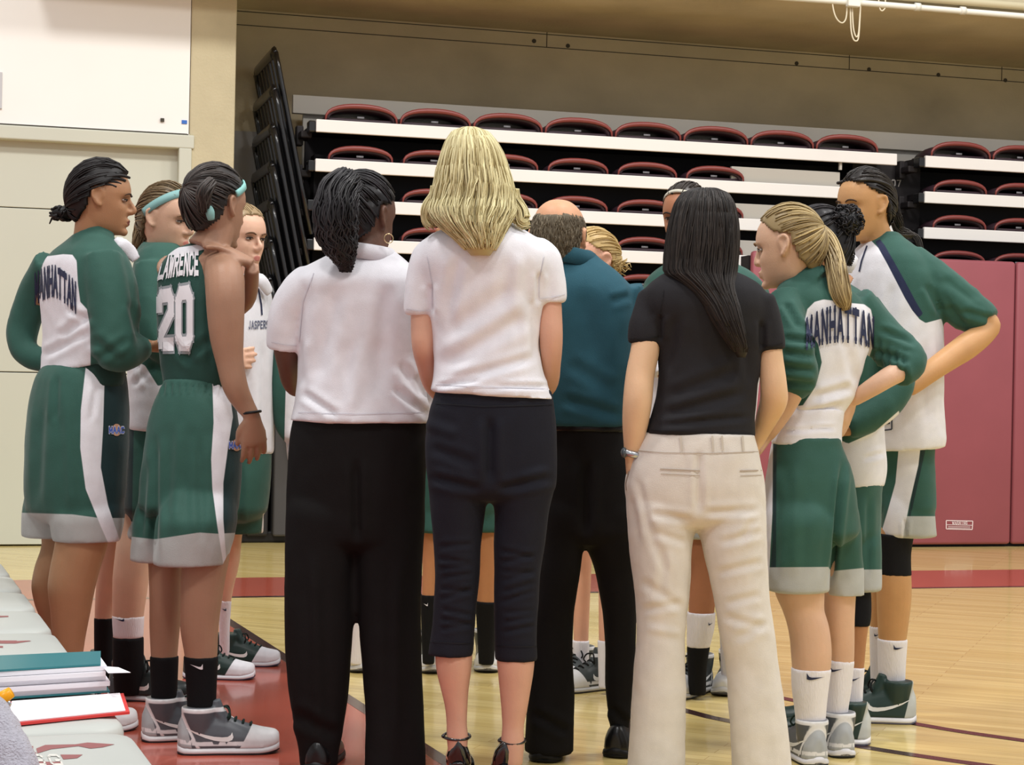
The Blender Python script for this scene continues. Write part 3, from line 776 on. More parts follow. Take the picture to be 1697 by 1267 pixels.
    def eyes(s, iris=lin(60, 42, 30), brow=lin(60, 45, 35), look=(0, 0), closed=.0, browth=.003):
        M = s.HM
        mw = mat('eye_white', lin(176, 166, 158), rough=.3); ms = mat('lash_dark', lin(40, 30, 28), rough=.6)
        for q in (-1, 1):
            e = MB(); e.ball((q * .0315, .0752, -.001), (.0135, .0095, .0065 * (1 - closed * .5)), M, 14, 10); eo = put('eye', e, mw, s.root, smooth=True)
            i = MB(); i.ball((q * .0315 + look[0], .0835, -.001 + look[1]), (.0052, .0036, .0056 * (1 - closed * .4)), M, 12, 8); put('iris', i, mat('iris_%s' % s.root.name, iris, rough=.15), eo, smooth=True)
            l = MB(); l.tube(xf(M, np.array([(q * .018, .0835, .001), (q * .026, .0865, .0055 - closed * .004), (q * .036, .0855, .0055 - closed * .004), (q * .0455, .0775, .0005)])), .0017, 6, sub=3); put('eyelash', l, ms, eo, smooth=True)
            b = MB(); b.tube(xf(M, np.array([(q * .014, .0955, .016), (q * .028, .0965, .0215), (q * .042, .0885, .0205), (q * .052, .0785, .014)])), [browth * .9, browth * 1.1, browth, browth * .5], 6, sub=3, flat=.8); put('eyebrow', b, mat('brow_%s' % s.root.name, brow, rough=.8), s.root, smooth=True)
    # --- hands
    def hand(s, w, D, N, side=1, curl=.5, size=1.0, spread=.12, thumb=.6):
        """w wrist point, D towards the fingers, N out of the palm"""
        mb = s.body; D = np.array(D, float); D /= np.linalg.norm(D); N = np.array(N, float); N -= D * np.dot(N, D); N /= np.linalg.norm(N)
        T = np.cross(N, D) * side; k = size
        pts = [(0, .024, .019), (.02, .028, .018), (.05, .038, .016), (.08, .041, .013), (.092, .036, .010)]; R = []
        for a, wd, th in pts:
            t = np.arange(14) * 2 * math.pi / 14
            R.append(w + D * a * k + np.outer(np.cos(t) * wd * k, T) + np.outer(np.sin(t) * th * k, N))
        mb.rings(R)
        for j, (o, L) in enumerate(((.030, .072), (.0105, .081), (-.0095, .075), (-.029, .058))):
            p = w + D * (.082 - abs(o) * .15) * k + T * o * k; d = D + T * spread * o / .03; d /= np.linalg.norm(d)
            P = [p - d * .02 * k, p]; c = curl * (.75 + .1 * j)
            for seg, sl in enumerate((.45, .31, .24)):
                ang = c * (seg + .6) / 1.6
                dd = d * math.cos(ang) + N * math.sin(ang); p = p + dd * L * sl * k; P.append(p)
            mb.tube(P, np.array([.0088, .0092, .0086, .0082, .0066]) * k, 10, sub=3)
        p = w + D * .018 * k + T * .018 * k; d = D * .75 + T * thumb + N * .25; d /= np.linalg.norm(d)
        d2 = D * .95 + T * thumb * .3 + N * .3; d2 /= np.linalg.norm(d2)
        mb.tube([p, p + d * .032 * k, p + d * .032 * k + d2 * .028 * k, p + d * .032 * k + d2 * .052 * k], np.array([.013, .0118, .010, .0075]) * k, 10, sub=3)
    def finish(s, voxel=.0052, dec=.34, smooth=3):
        me = remesh(s.body, voxel, smooth, dec, .45)
        v = vcos(me)
        at = np.full(len(v), -1.0)
        if s.HM is not None:
            q = xf(s.HM.inverted(), v)
            at = .0035 - np.abs(np.sqrt((q[:, 0] / 1.35) ** 2 + ((q[:, 2] + .073) * 1.15) ** 2 + 1e-9) - .0) + .0125 - .004
            at = np.where(q[:, 1] > .078, at, -1)
            at = np.minimum(at, .0135 - np.abs(q[:, 2] + .073))
        v -= s.g; me.vertices.foreach_set('co', v.ravel())
        me.attributes.new('lips', 'FLOAT', 'POINT').data.foreach_set('value', at.astype(np.float32))
        me.polygons.foreach_set('use_smooth', np.ones(len(me.polygons), bool)); me.update()
        m = mat('skin_%s' % s.root.name, s.skin, rough=.48, spec=.35, sss=.12, var=.06, vscale=14, bump=.12, bscale=220, masks=[('lips', s.lips)])
        s.bo = link('body', me, m, s.root)
        return s.bo
    # --- garments
    def wear(s, name, mb, m, voxel=.009, smooth=5, wr=None, creases=(), masks=None, parent=None, dec=1.0, bumps=()):
        me = remesh(mb, voxel, smooth, dec)
        v = vcos(me); n = vnor(me)
        if wr:
            for k, (amp, sc, an) in enumerate(wr): v = v + n * (wob(v, sc, k + len(name) + int(s.d * 100), aniso=an) * amp)[:, None]
        if creases:
            uv = proj(v); front = ((v - CAM) * n).sum(1) < 0
            for (x0, y0, x1, y1, w, amp) in creases:
                ds, t = seg_dist(uv, (x0, y0), (x1, y1))
                amp = amp * np.clip(np.minimum(t, 1 - t) * 6, 0, 1); a = amp * np.exp(-(ds / w) ** 2) - amp * .55 * np.exp(-((ds - 1.9 * w) / w) ** 2)
                v = v + n * (a * front)[:, None]
        me.vertices.foreach_set('co', v.ravel()); me.update()
        if masks:
            uv = proj(v); front = ((v - CAM) * n).sum(1) < 0
            for k, fn in masks.items():
                a = fn(v, uv, front)
                me.attributes.new(k, 'FLOAT', 'POINT').data.foreach_set('value', a.astype(np.float32))
        v = v - s.g; me.vertices.foreach_set('co', v.ravel())
        me.polygons.foreach_set('use_smooth', np.ones(len(me.polygons), bool)); me.update()
        return link(name, me, m, parent or s.root)
    def pm(s, poly, back=None):
        """mask from an outline seen from the photographer's side; back(v) rules the far side"""
        def fn(v, uv, front):
            a = poly_sdf(uv, poly) * s.d / F
            b = back(v) if back else np.full(len(v), -1.0)
            return np.where(front, a, b)
        return fn
    # --- shoes
    def shoe(s, ax, ay, yaw, sc, L=1.0, low=False):
        """ax, ay: picture position of the ground under the ankle"""
        o = floor_at(ax, ay); yw = math.radians(yaw)
        M = Matrix.Translation(Vector(o)) @ Matrix.Rotation(-yw, 4, 'Z') @ Matrix.Scale(L, 4)
        Y = [-.070, -.062, -.045, -.02, .01, .04, .07, .10, .13, .16, .19, .212, .224]
        HW = [.016, .031, .040, .0435, .043, .042, .043, .0455, .0475, .0475, .043, .033, .018]
        H = [.058, .085, .098, .100, .102, .098, .088, .076, .065, .057, .049, .041, .026]
        if low: H = [h * .78 for h in H]
        yy = np.linspace(Y[0], Y[-1], 30); t = np.arange(20) * 2 * math.pi / 20
        def prof(zb, grow, topf=1.0, flat=None):
            R = []
            for y in yy:
                hw = np.interp(y, Y, HW) + grow; h = np.interp(y, Y, H) * topf if flat is None else flat
                cs, sn = np.cos(t), np.sin(t)
                X = np.sign(cs) * np.abs(cs) ** .8 * hw * np.where(sn > 0, 1 - .33 * np.abs(sn) ** 2 * (flat is None), 1)
                Z = np.where(sn > 0, zb + np.abs(sn) ** .8 * h, zb - np.abs(sn) ** .5 * .003)
                Z = Z + max(0, y - .16) ** 2 * 2.4 + max(0, -.05 - y) * .2
                R.append(np.stack([X, np.full(20, y), Z], -1))
            return np.array(R)
        up = MB(); up.rings(prof(.022, 0))
        if not low:
            up.tube([(0, -.006, .05), (0, -.010, .09), (0, -.010, .125), (0, -.010, .136)], [.040, .047, .051, .050], 20, up=(1, 0, 0))
            up.tube([(0, .060, .09), (0, .040, .128), (0, .036, .156)], [.026, .022, .016], 12, up=(1, 0, 0))
        w_ = MB(); w_.add(up.arr(), up.f); um = remesh(w_, .0045, 3, .7); V = vcos(um); cols = {}
        yv, zv = V[:, 1], V[:, 2]
        cols['toe'] = np.minimum(yv - (.125 + (zv - .05) * .55), .1) if sc.get('toe') else np.full(len(V), -1.)
        cols['heel'] = -.040 - yv - (zv - .07) * .25 if sc.get('heel') else np.full(len(V), -1.)
        cols['trim'] = np.maximum(np.maximum(.0045 - np.abs(yv + .030 + (zv - .06) * .5), .006 - np.abs(zv - .129)), .006 - np.abs(zv - .034 - np.maximum(0, -.0 - yv) * .1)) if sc.get('trim') else np.full(len(V), -1.)
        me = um; FU = [tuple(q_.vertices) for q_ in um.polygons]
        me.vertices.foreach_set('co', (xf(M, V) - s.g).ravel()); me.polygons.foreach_set('use_smooth', np.ones(len(me.polygons), bool))
        for k_, a_ in cols.items(): me.attributes.new(k_, 'FLOAT', 'POINT').data.foreach_set('value', np.asarray(a_, np.float32))
        me.update()
        mk = [(k, sc[k]) for k in ('toe', 'heel', 'trim') if sc.get(k)]
        sh = link('shoe', me, mat('shoe_' + sc['name'], sc['base'], rough=sc.get('rough', .4), spec=.45, var=.08, vscale=30, masks=mk), s.root)
        so = MB(); R = prof(.008, .004, 1, .020); so.rings(R); w = MB(); w.add(xf(M, so.arr()), so.f); put('sole', w, mat('sole_' + sc['name'], sc['sole'], rough=.5), sh, smooth=True)
        so = MB(); R = prof(.003, .002, 1, .007); so.rings(R); w = MB(); w.add(xf(M, so.arr()), so.f); put('outsole', w, mat('outsole_' + sc['name'], sc.get('out', lin(40, 42, 50)), rough=.6), sh, smooth=True)
        if not low:
            lc = MB()
            for k in range(5):
                y = .05 + k * .022; z = np.interp(y, Y, H) + .024; hw = .019 - k * .001
                lc.tube([(-hw, y, z - .008), (0, y + .004, z + .001), (hw, y, z - .008)], .0038, 6, sub=2)
            for q in (-1, 1): lc.tube([(0, .062, .135), (q * .02, .074, .132), (q * .032, .080, .112), (q * .024, .074, .10)], .003, 6, sub=3)
            w = MB(); w.add(xf(M, lc.arr()), lc.f); put('laces', w, mat('lace_' + sc['name'], sc.get('lace', lin(25, 40, 36)), rough=.8), sh, smooth=True)
            bv = BVHTree.FromPolygons(V.tolist(), FU)
            for q in (-1, 1):
                vs = []; SW = [(-.045, .0775, -.045, .0792), (-.02, .064, -.02, .0695), (.01, .0510, .01, .0600), (.035, .0435, .035, .0545), (.058, .040, .058, .0525), (.074, .040, .073, .0535), (.086, .0445, .082, .0585), (.090, .0525, .086, .0665)]; n = len(SW) - 1
                for (ya, za, yb_, zb_) in SW:
                    for y, z in ((ya, za), (yb_, zb_)):
                        loc, nr, ix, di = bv.ray_cast(Vector((q * .2, y, z)), Vector((-q, 0, 0)))
                        vs.append(np.array(loc) + np.array((q * .0012, 0, 0)) if loc is not None else np.array((q * .04, y, z)))
                sw = MB(); sw.add(xf(M, np.array(vs)), [(2 * i, 2 * i + 1, 2 * i + 3, 2 * i + 2) for i in range(n)]); put('swoosh', sw, mat('swoosh_' + sc['name'], sc.get('swoosh', lin(230, 230, 228)), rough=.4), sh)
        return sh
    # --- hair
    def capv(s, q, grow):
        """point on the hair ellipsoid in head coordinates for unit directions q"""
        ax = np.array((.0775, .1035, .112)) + grow
        return np.array((0, -.006, .010)) + q * ax
    def cap(s, mb, grow=.005, line=None, r=.2, noise=.0, fr=60):
        line = line or hairline
        nu, nv = 72, 44; V = []; idx = {}; Fc = []
        th = np.linspace(0.02, math.pi * .86, nv); ph = np.arange(nu) * 2 * math.pi / nu
        D = np.stack([np.outer(np.sin(th), np.cos(ph)), np.outer(np.sin(th), np.sin(ph)), np.outer(np.cos(th), np.ones(nu))], -1)
        O = s.capv(D, grow)
        if noise: O = O + D * (wob(O.reshape(-1, 3), fr, 5).reshape(O.shape[:2]) * noise)[..., None]
        I = s.capv(D, -.012); keep = line(O.reshape(-1, 3)).reshape(nv, nu)
        vo = np.vstack([O.reshape(-1, 3), I.reshape(-1, 3)]); K = nu * nv
        for i in range(nv - 1):
            for j in range(nu):
                j2 = (j + 1) % nu; a, b, c, d = i * nu + j, i * nu + j2, (i + 1) * nu + j2, (i + 1) * nu + j
                if keep.flat[a] and keep.flat[c] and keep.flat[b] and keep.flat[d]:
                    Fc.append((a, d, c, b)); Fc.append((a + K, b + K, c + K, d + K))
        edges = {}
        for f in Fc:
            for x, y in zip(f, f[1:] + f[:1]): edges[(x, y)] = 1
        for (x, y) in list(edges):
            if x < K and y < K and (y, x) not in edges: Fc.append((y, x, x + K, y + K))
        Fc.append(tuple(range(nu)))
        mb.add(xf(s.HM, vo), Fc, r)
    def slick(s, mb, tie, n=160, grow=.006, line=None, jit=.0025, rad=.0022, seed=1, lift=.004):
        """strands combed over the skull towards the tie direction (head coordinates)"""
        line = line or hairline; g = np.random.default_rng(seed); tie = np.array(tie, float); tie /= np.linalg.norm(tie); k = 0; tries = 0
        while k < n and tries < n * 30:
            tries += 1
            d = g.normal(size=3); d /= np.linalg.norm(d)
            if np.dot(d, tie) > .93: continue
            p = s.capv(d, grow)
            if not line(p[None])[0]: continue
            om = math.acos(np.clip(np.dot(d, tie), -1, 1)); T = np.linspace(0, .97, 9)
            Q = np.array([(math.sin((1 - t) * om) * d + math.sin(t * om) * tie) / math.sin(om) for t in T])
            P = s.capv(Q, grow) + Q * (lift * np.sin(T * math.pi) * g.random() + g.normal() * jit * .4)[:, None]
            mb.tube(xf(s.HM, P), rad * (1 - .3 * np.abs(T - .5)), 4, r=float(g.random()))
            k += 1
    def tail(s, mb, pts, n=60, rad=.0022, wave=.004, seed=2, fr=2.0, base=True):
        g = np.random.default_rng(seed)
        P = np.array([s.P(x, y, dd) for x, y, dd, r in pts]); R = np.array([r * (s.d + dd) / F for x, y, dd, r in pts])
        P, R = smooth_path(P, R, 5); m = len(P); T = np.linspace(0, 1, m)
        tg = np.gradient(P, axis=0); tg /= np.linalg.norm(tg, axis=1)[:, None]
        U = np.cross(tg, (0, 1, 0)); U /= np.linalg.norm(U, axis=1)[:, None] + 1e-9; Wv = np.cross(tg, U)
        if base: mb.tube(P, R * .86, 14, r=.25)
        for k in range(n):
            a = g.random() * 6.283; q = .8 + .22 * g.random()
            ph = g.random() * 6.28; e = min(1.0, .86 + .2 * g.random()); mm = max(4, int(m * e))
            off = np.outer(np.cos(a + .25 * np.sin(T * 3 + ph)) * R * q, (1, 0, 0)); C = np.cos(a + .35 * np.sin(T * 4 + ph)) * R * q; S_ = np.sin(a + .35 * np.sin(T * 4 + ph)) * R * q
            C = C + wave * np.sin(T * 6.28 * fr + ph) * T
            Q = P + U * C[:, None] + Wv * S_[:, None]
            mb.tube(Q[:mm], rad * (1 - .6 * T[:mm] ** 3), 4, r=float(g.random()))
    def fall(s, mb, L, yaw=0, rho=.8, n=220, rad=.0028, wave=.004, fr=2.5, seed=3, base=True, span=1.0, tipr=.0, ends=(.9, 1.0)):
        """hair hanging in a volume given by stations"""
        g = np.random.default_rng(seed); yw = math.radians(yaw)
        B = hermite(L, 8.0)
        rings = np.array([s.ring(y, xl, xr, dd, ti, yw, rho, 2.2, 48, 1.0) for y, xl, xr, dd, ti in B])
        if base:
            c = rings.mean(1, keepdims=True); inn = c + (rings - c) * .955
            mb.rings(inn[::-1], r=.22)
        m = len(rings); T = np.linspace(0, 1, m)
        for k in range(n):
            j0 = g.random() * 48; dr = g.normal() * 2.0; ph = g.random() * 6.28; sc = .965 + .05 * g.random()
            jj = (j0 + dr * T + 1.2 * np.sin(T * fr * 2 + ph) * T) % 48
            a = jj.astype(int); u = (jj - a)[:, None]; i = np.arange(m)
            P = rings[i, a] * (1 - u) + rings[i, (a + 1) % 48] * u
            c = rings.mean(1); P = c + (P - c) * (sc + wave / .08 * np.sin(T * fr * 6.28 + ph) * T)[:, None]
            e = int(m * (ends[0] + (ends[1] - ends[0]) * g.random())); st = int(m * .12 * g.random())
            mb.tube(P[st:e], rad * (1 - .55 * T[st:e] ** 4), 4, r=float(g.random()))
    def hair(s, mb, col, col2, name='hair', rough=.38):
        return put(name, mb, mat('hair_%s_%s' % (name, s.root.name), col, rough=rough, spec=.28, attr_var=col2), s.root, smooth=True, rnd=True)
    def collar(s, cx, cy, dd, rx, h, m, rho=.9, tilt=0, flare=1.22, name='collar'):
        """folded shirt collar standing round the neck"""
        mb = MB(); d = (s.d + dd) / F; c = s.P(cx, cy, dd); R = []
        for t in np.linspace(0, 2 * math.pi, 41)[:-1]:
            u = np.array((math.cos(t), math.sin(t) * rho, 0)) * rx * d; zt = -tilt * d * math.cos(t)
            R.append([c + u + EZ * (h * .5 * d + zt), c + u * 1.09 + EZ * (h * .42 * d + zt), c + u * flare + EZ * (-h * .5 * d + zt), c + u * (flare - .1) + EZ * (-h * .5 * d + zt), c + u * .93 + EZ * (h * .3 * d + zt)])
        mb.rings(R, closed=True); return put(name, mb, m, s.root, smooth=True)
    def band(s, tilt=25, w=.011, arc=(-.25, math.pi + .25), col=lin(130, 175, 172), zc=.05, name='headband', grow=.011):
        """elastic headband: a tilted loop around the skull"""
        mb = MB(); a = np.linspace(arc[0], arc[1], 40); R = []
        tl = math.radians(tilt)
        for t in a:
            d = np.array((math.cos(t), math.sin(t) * math.cos(tl), math.sin(t) * math.sin(tl)))
            nrm = np.array((0, -math.sin(tl), math.cos(tl)))
            c = np.array((0, -.006, .010)) + nrm * (zc - .03)
            base = d * (np.array((.0775, .1035, .112)) + grow) * math.sqrt(max(.2, 1 - ((zc - .03) / .115) ** 2))
            R.append([c + base + nrm * w, c + base * 1.008, c + base - nrm * w, c + base * .95 - nrm * w, c + base * .95 + nrm * w])
        mb.rings(xf(s.HM, np.array(R)))
        return put(name, mb, mat('band_%s' % s.root.name, col, rough=.6), s.root, smooth=True)

def hairline(p):
    x, y, z = p[:, 0], p[:, 1], p[:, 2]
    lim = np.interp(z, [-.09, -.05, 0, .030, .040, .06, .085, .1], [-.072, -.046, -.031, -.026, .014, .040, .064, .09])
    return ((y < lim) | (z > .1)) & (z > -.088)

# materials shared by clothes
G_GREEN = lin(50, 88, 78); G_DARK = lin(32, 52, 54); G_WHITE = lin(226, 225, 230); G_GREY = lin(176, 178, 176); NAVY = lin(38, 44, 72)
def knit(name, col, masks=(), **k):
    kw = dict(rough=.8, spec=.2, sheen=.15, var=.05, vscale=25, bump=.25, bscale=420); kw.update(k)
    return mat(name, col, masks=masks, **kw)
M_SHORTS = knit('green_mesh_shorts', G_GREEN, [('dark', G_DARK), ('hem', G_GREY), ('stripe', G_WHITE)], rough=.62)
M_JACK = knit('warmup_jacket', G_GREEN, [('white', G_WHITE), ('pipe', NAVY)], rough=.7)
M_JERSEY = knit('green_jersey', lin(38, 72, 64), [('trim', G_WHITE)], rough=.65)
M_TEEW = knit('white_cotton_tee', lin(228, 227, 233)); M_POLOW = knit('white_polo', lin(226, 225, 231)); M_GREENTEE = knit('green_undershirt', lin(36, 60, 54))
M_BLACKP = knit('black_trousers', lin(22, 20, 20), sheen=0, spec=.15); M_NAVYP = knit('navy_capris', lin(26, 27, 36), sheen=.03); M_TEALP = knit('teal_polo', lin(42, 84, 98), sheen=.05)
M_BLACKT = knit('black_tee', lin(36, 35, 38), sheen=.03); M_BEIGE = knit('beige_chinos', lin(214, 207, 198)); M_SOCKW = knit('white_ribbed_sock', lin(232, 228, 232), stretch=(1, 1, .05), bump=.6, bscale=300); M_SOCKB = knit('black_sock', lin(16, 16, 18), sheen=0)
M_KNEE = knit('black_knee_sleeve', lin(20, 20, 24), sheen=0); M_PRINTN = mat('navy_print', NAVY, rough=.6); M_PRINTW = mat('white_print_ink', lin(228, 226, 230), rough=.6); M_PRINTG = mat('grey_print_ink', lin(150, 156, 160), rough=.6)
M_PRINTB = mat('blue_print_ink', lin(70, 100, 190), rough=.6); M_PRINTO = mat('orange_print_ink', lin(200, 150, 120), rough=.6)
SH_GREY = dict(name='grey_white', base=lin(84, 88, 94), toe=lin(226, 225, 226), heel=lin(165, 168, 170), trim=lin(222, 221, 222), sole=lin(214, 212, 214), out=lin(48, 50, 56), lace=lin(24, 44, 38))
SH_GREEN = dict(name='green_white', base=lin(28, 52, 46), heel=lin(188, 190, 184), sole=lin(228, 226, 226), out=lin(110, 108, 124), lace=lin(18, 22, 22))
SH_GT = dict(name='green_white_toe', base=lin(28, 50, 46), toe=lin(224, 224, 230), sole=lin(220, 220, 226), out=lin(60, 66, 92), lace=lin(20, 30, 28))
SH_BLK = dict(name='black_white', base=lin(26, 34, 34), heel=lin(60, 62, 64), sole=lin(206, 206, 210), out=lin(60, 58, 62), lace=lin(20, 22, 22))
SH_WB = dict(name='white_black', base=lin(60, 66, 66), toe=lin(222, 222, 222), trim=lin(220, 220, 220), sole=lin(205, 205, 205), out=lin(70, 70, 74), lace=lin(20, 20, 20))
SH_MAN = dict(name='black_leather', base=lin(18, 17, 18), sole=lin(14, 13, 13), out=lin(12, 12, 12), rough=.3)
COTTON = [(.0018, 17, (1, 1, .5)), (.0008, 50, (1, 1, 1))]
CHINO = [(.0022, 17, (1, 1, .4)), (.001, 50, (1, 1, .8))]

def seams(o, segs, col, name='sleeve_seam'):
    for sg in segs: decal(name, line_quads(sg, 1.3), o, mat('seam_%d_%d_%d' % col, lin(*col), rough=.8), o, off=.002, sub=1)
def emblem(p, cx, cy, w, target, parent):
    decal('emblem_ball', disc_quads(cx, cy, w * .32, w * .42), target, M_PRINTO, parent, off=.002, sub=1)
    q = stroke_text('MAAC', th=.34, gap=.2)
    decal('emblem_outline', np.stack([cx - w * .52 + q[..., 0] * w * 1.04, cy + w * .24 - q[..., 1] * w * .46], -1), target, M_PRINTW, parent, off=.0028, sub=1)
    q = stroke_text('MAAC', th=.22, gap=.2)
    decal('emblem_text', np.stack([cx - w * .52 + q[..., 0] * w * 1.04, cy + w * .22 - q[..., 1] * w * .42], -1), target, M_PRINTB, parent, off=.0036, sub=1)
def hem_mask(ylist):
    """grey hem below a line x -> y given by points"""
    xs = np.array([q[0] for q in ylist], float); ys = np.array([q[1] for q in ylist], float)
    def fn(v, uv, front): return (uv[:, 1] - np.interp(uv[:, 0], xs, ys)) * .011 / 6
    return fn
def no(v, uv, front): return np.full(len(v), -1.0)
def sock(p, name, L, m, y0, dd0, y1, dd1, tick=None, tcol=None):
    mb = MB(); p.leg(mb, L, y0, dd0, y1, dd1, p=2.1, tap=0, k=1.0 if name != 'knee_sleeve' else 1.06)
    o = p.wear(name, mb, m, .006, 2, dec=.6)
    if tick: decal('sock_tick', swoosh_quads(*tick), o, tcol or M_PRINTN, o, off=.002, sub=1)
    return o
# ------------------------------------------------------------------ the huddle
def fd(x, y): return float(floor_at(x, y)[1])
SKIN_D1 = lin(172, 128, 94); SKIN_D2 = lin(164, 125, 101); SKIN_D3 = lin(100, 70, 56); SKIN_L = lin(214, 173, 147); SKIN_T = lin(198, 150, 102); SKIN_M = lin(220, 182, 146)

# --- far left player, warm-up jacket, low bun
p = Person('player in profile at far left, green and white warm-up jacket, black low bun', 5.75, 120, SKIN_D1, lin(120, 66, 56))
p.head(169, 329, 0, 82, -4, 0, .94)
p.limb(p.body, [(156, 350, .0, 30), (152, 385, .01, 29), (152, 410, .02, 36)])
tor = [(384, 120, 184), (392, 110, 192), (402, 98, 200), (414, 82, 210), (430, 68, 220), (460, 60, 232), (500, 60, 238), (540, 63, 238), (575, 64, 232), (602, 61, 218, 0, 14), (612, 60, 214, 0, 18)]
p.st(p.body, [(400, 110, 195), (450, 75, 220), (560, 85, 215), (640, 65, 200), (720, 55, 200)], 45, .6, k=.9)
rs = [(168, 428, -.10, 35), (176, 470, -.13, 37), (184, 530, -.15, 36), (192, 578, -.15, 37), (212, 582, -.10, 31), (236, 574, -.04, 22)]
ls = [(86, 436, .10, 30), (60, 480, .15, 28), (40, 535, .17, 27), (37, 572, .15, 24), (54, 592, .12, 21), (84, 598, .10, 19), (110, 600, .1, 17)]
p.limb(p.body, [(168, 430, -.10, 24), (184, 530, -.15, 22), (194, 580, -.14, 20), (236, 574, -.03, 14), (246, 572, -.01, 12)])
p.hand(p.P(244, 573, -.01), (1, .5, -.05), (0, .3, 1), -1, .7)
p.limb(p.body, [(86, 440, .10, 22), (40, 540, .17, 14), (42, 575, .15, 12), (84, 598, .10, 10), (112, 600, .1, 9)])
L1 = [(800, 100, 192), (860, 95, 184), (900, 92, 178), (940, 84, 166), (970, 80, 158), (1010, 84, 150), (1063, 88, 140), (1110, 94, 134), (1160, 98, 128), (1205, 99, 127)]
L2 = [(800, 48, 145), (860, 62, 142), (900, 70, 140), (940, 58, 128), (970, 53, 116), (1000, 58, 112), (1037, 72, 114), (1090, 78, 112), (1150, 84, 112), (1190, 86, 112)]
p.leg(p.body, L1, 700, -.08, 1214, -.05); p.leg(p.body, L2, 700, .08, 1200, .12)
p.finish()
p.eyes(brow=lin(40, 28, 24), closed=.8, browth=.0022)
mb = MB(); p.st(mb, tor, 45, .62); p.limb(mb, rs); p.limb(mb, ls)
p.limb(mb, [(146, 381, .0, 31), (152, 400, .0, 44)])
panel = [(58, 432), (66, 426), (105, 421), (120, 422), (127, 432), (129, 470), (133, 500), (144, 512), (149, 540), (150, 585), (150, 660), (40, 660), (40, 440)]
def whitefn(pp, panel, frontrule=None):
    return lambda v, uv, front: np.where(front, poly_sdf(uv, panel), (uv[:, 1] - 470) * 1.0) * pp.d / F
def jmask(pp, poly, armsides, ywhite=480, fronts=()):
    """white panel seen on the near side; elsewhere white below a yoke line except on the sleeves"""
    def fn(v, uv, front):
        near = poly_sdf(uv, poly)
        far = uv[:, 1] - ywhite
        for pts in armsides:
            for (x0, y0, d0, r0), (x1, y1, d1, r1) in zip(pts[:-1], pts[1:]):
                a, b = pp.P(x0, y0, d0), pp.P(x1, y1, d1); dv = b - a; t = np.clip(((v - a) @ dv) / (dv @ dv), 0, 1)
                ds = np.linalg.norm(v - (a + t[:, None] * dv), axis=1) * F / pp.d - (r0 + (r1 - r0) * t)
                far = np.minimum(far, ds - 1)
                if fronts and pts in fronts: near = np.minimum(near, ds - 3)
        return np.where(front, near, far) * pp.d / F
    return fn
jk = p.wear('jacket', mb, M_JACK, .008, 4, COTTON, [(100, 560, 150, 520, 7, -.008), (70, 590, 150, 548, 6, -.007), (150, 560, 200, 600, 8, -.008), (215, 500, 232, 560, 6, -.006), (155, 600, 215, 560, 6, -.006), (110, 510, 145, 530, 5, -.005)],
            {'white': jmask(p, panel, [rs, ls], 480, [ls]), 'pipe': no})
q = stroke_text('MANHATTAN', th=.24, serif=.3, gap=.2)
u, w_ = q[..., 0], q[..., 1]
X = 56 + u * 68; Yb = 502 - 14 * np.sin(np.pi * u) + np.maximum(0, u - .45) * 26 
decal('back_lettering', np.stack([X + 2, Yb - w_ * 46], -1), jk, M_PRINTN, jk, off=.003, sub=2)
cb = MB(); cb.tube([p.P(190, 396, -.05), p.P(203, 404, -.05), p.P(216, 417, -.03), p.P(226, 431, -.02)], [.014, .022, .025, .018], 12, sub=3, flat=.4); p.wear('collar_flap', cb, M_TEEW, .006, 2)
mb = MB(); p.st(mb, [(560, 80, 222), (600, 72, 214), (640, 64, 212)], 45, .62); p.wear('undershirt', mb, M_GREENTEE, .009, 3, COTTON)
mb = MB(); p.hips(mb, [(596, 84, 206), (615, 64, 210), (650, 49, 215), (700, 41, 217), (760, 37, 216), (820, 37, 212), (845, 38, 208)], 45, (.8, .72))
p.leg(mb, [(790, 70, 214), (840, 80, 208), (870, 84, 203), (896, 88, 198)], 700, -.05, 1214, -.05, 1.1); p.leg(mb, [(790, 37, 150), (840, 37, 145), (870, 37, 140), (889, 37, 136)], 700, .07, 1200, .12, 1.1)
strp = [(143, 600), (134, 679), (133, 742), (142, 810), (168, 874), (179, 899), (200, 899), (179, 837), (167, 774), (171, 705), (174, 600)]
dk = [(174, 600), (171, 705), (167, 774), (179, 837), (200, 899), (240, 899), (240, 600)]
so = p.wear('shorts', mb, M_SHORTS, .008, 4, COTTON, [(70, 660, 60, 840, 8, -.006), (110, 640, 120, 860, 8, .005), (95, 620, 90, 700, 5, -.005), (160, 640, 150, 700, 5, -.004)],
            {'dark': p.pm(dk, lambda v: np.full(len(v), -1.)), 'hem': hem_mask([(30, 849), (120, 852), (165, 858), (240, 858)]), 'stripe': p.pm(strp)})
emblem(p, 193, 712, 24, so, so)
sock(p, 'sock', [(1095, 92, 136), (1150, 97, 130), (1200, 98, 128)], M_SOCKW, 700, -.08, 1214, -.05); sock(p, 'sock', [(1090, 76, 114), (1150, 82, 114), (1190, 84, 114)], M_SOCKW, 700, .08, 1200, .12)
p.shoe(112, 1216, 60, SH_GREY); p.shoe(98, 1200, 50, SH_GREY)
h = MB(); p.cap(h, .012, noise=.002); p.slick(h, (.0, -.93, -.42), 190, .014, rad=.0028, seed=4)
for k in range(4):
    a = np.array([(.045 + .006 * k, .085 - .02 * k, .055 - .014 * k)]); P_ = [(.030 + .010 * k, .083 - .012 * k, .072 - .012 * k), (.055 + .003 * k, .055 - .010 * k, .074 - .011 * k), (.072, .008 - .006 * k, .062 - .008 * k)]
    h.tube(xf(p.HM, np.array(P_) * 1.06), [.004, .0055, .005], 6, sub=3, r=.5)
g = np.random.default_rng(4)
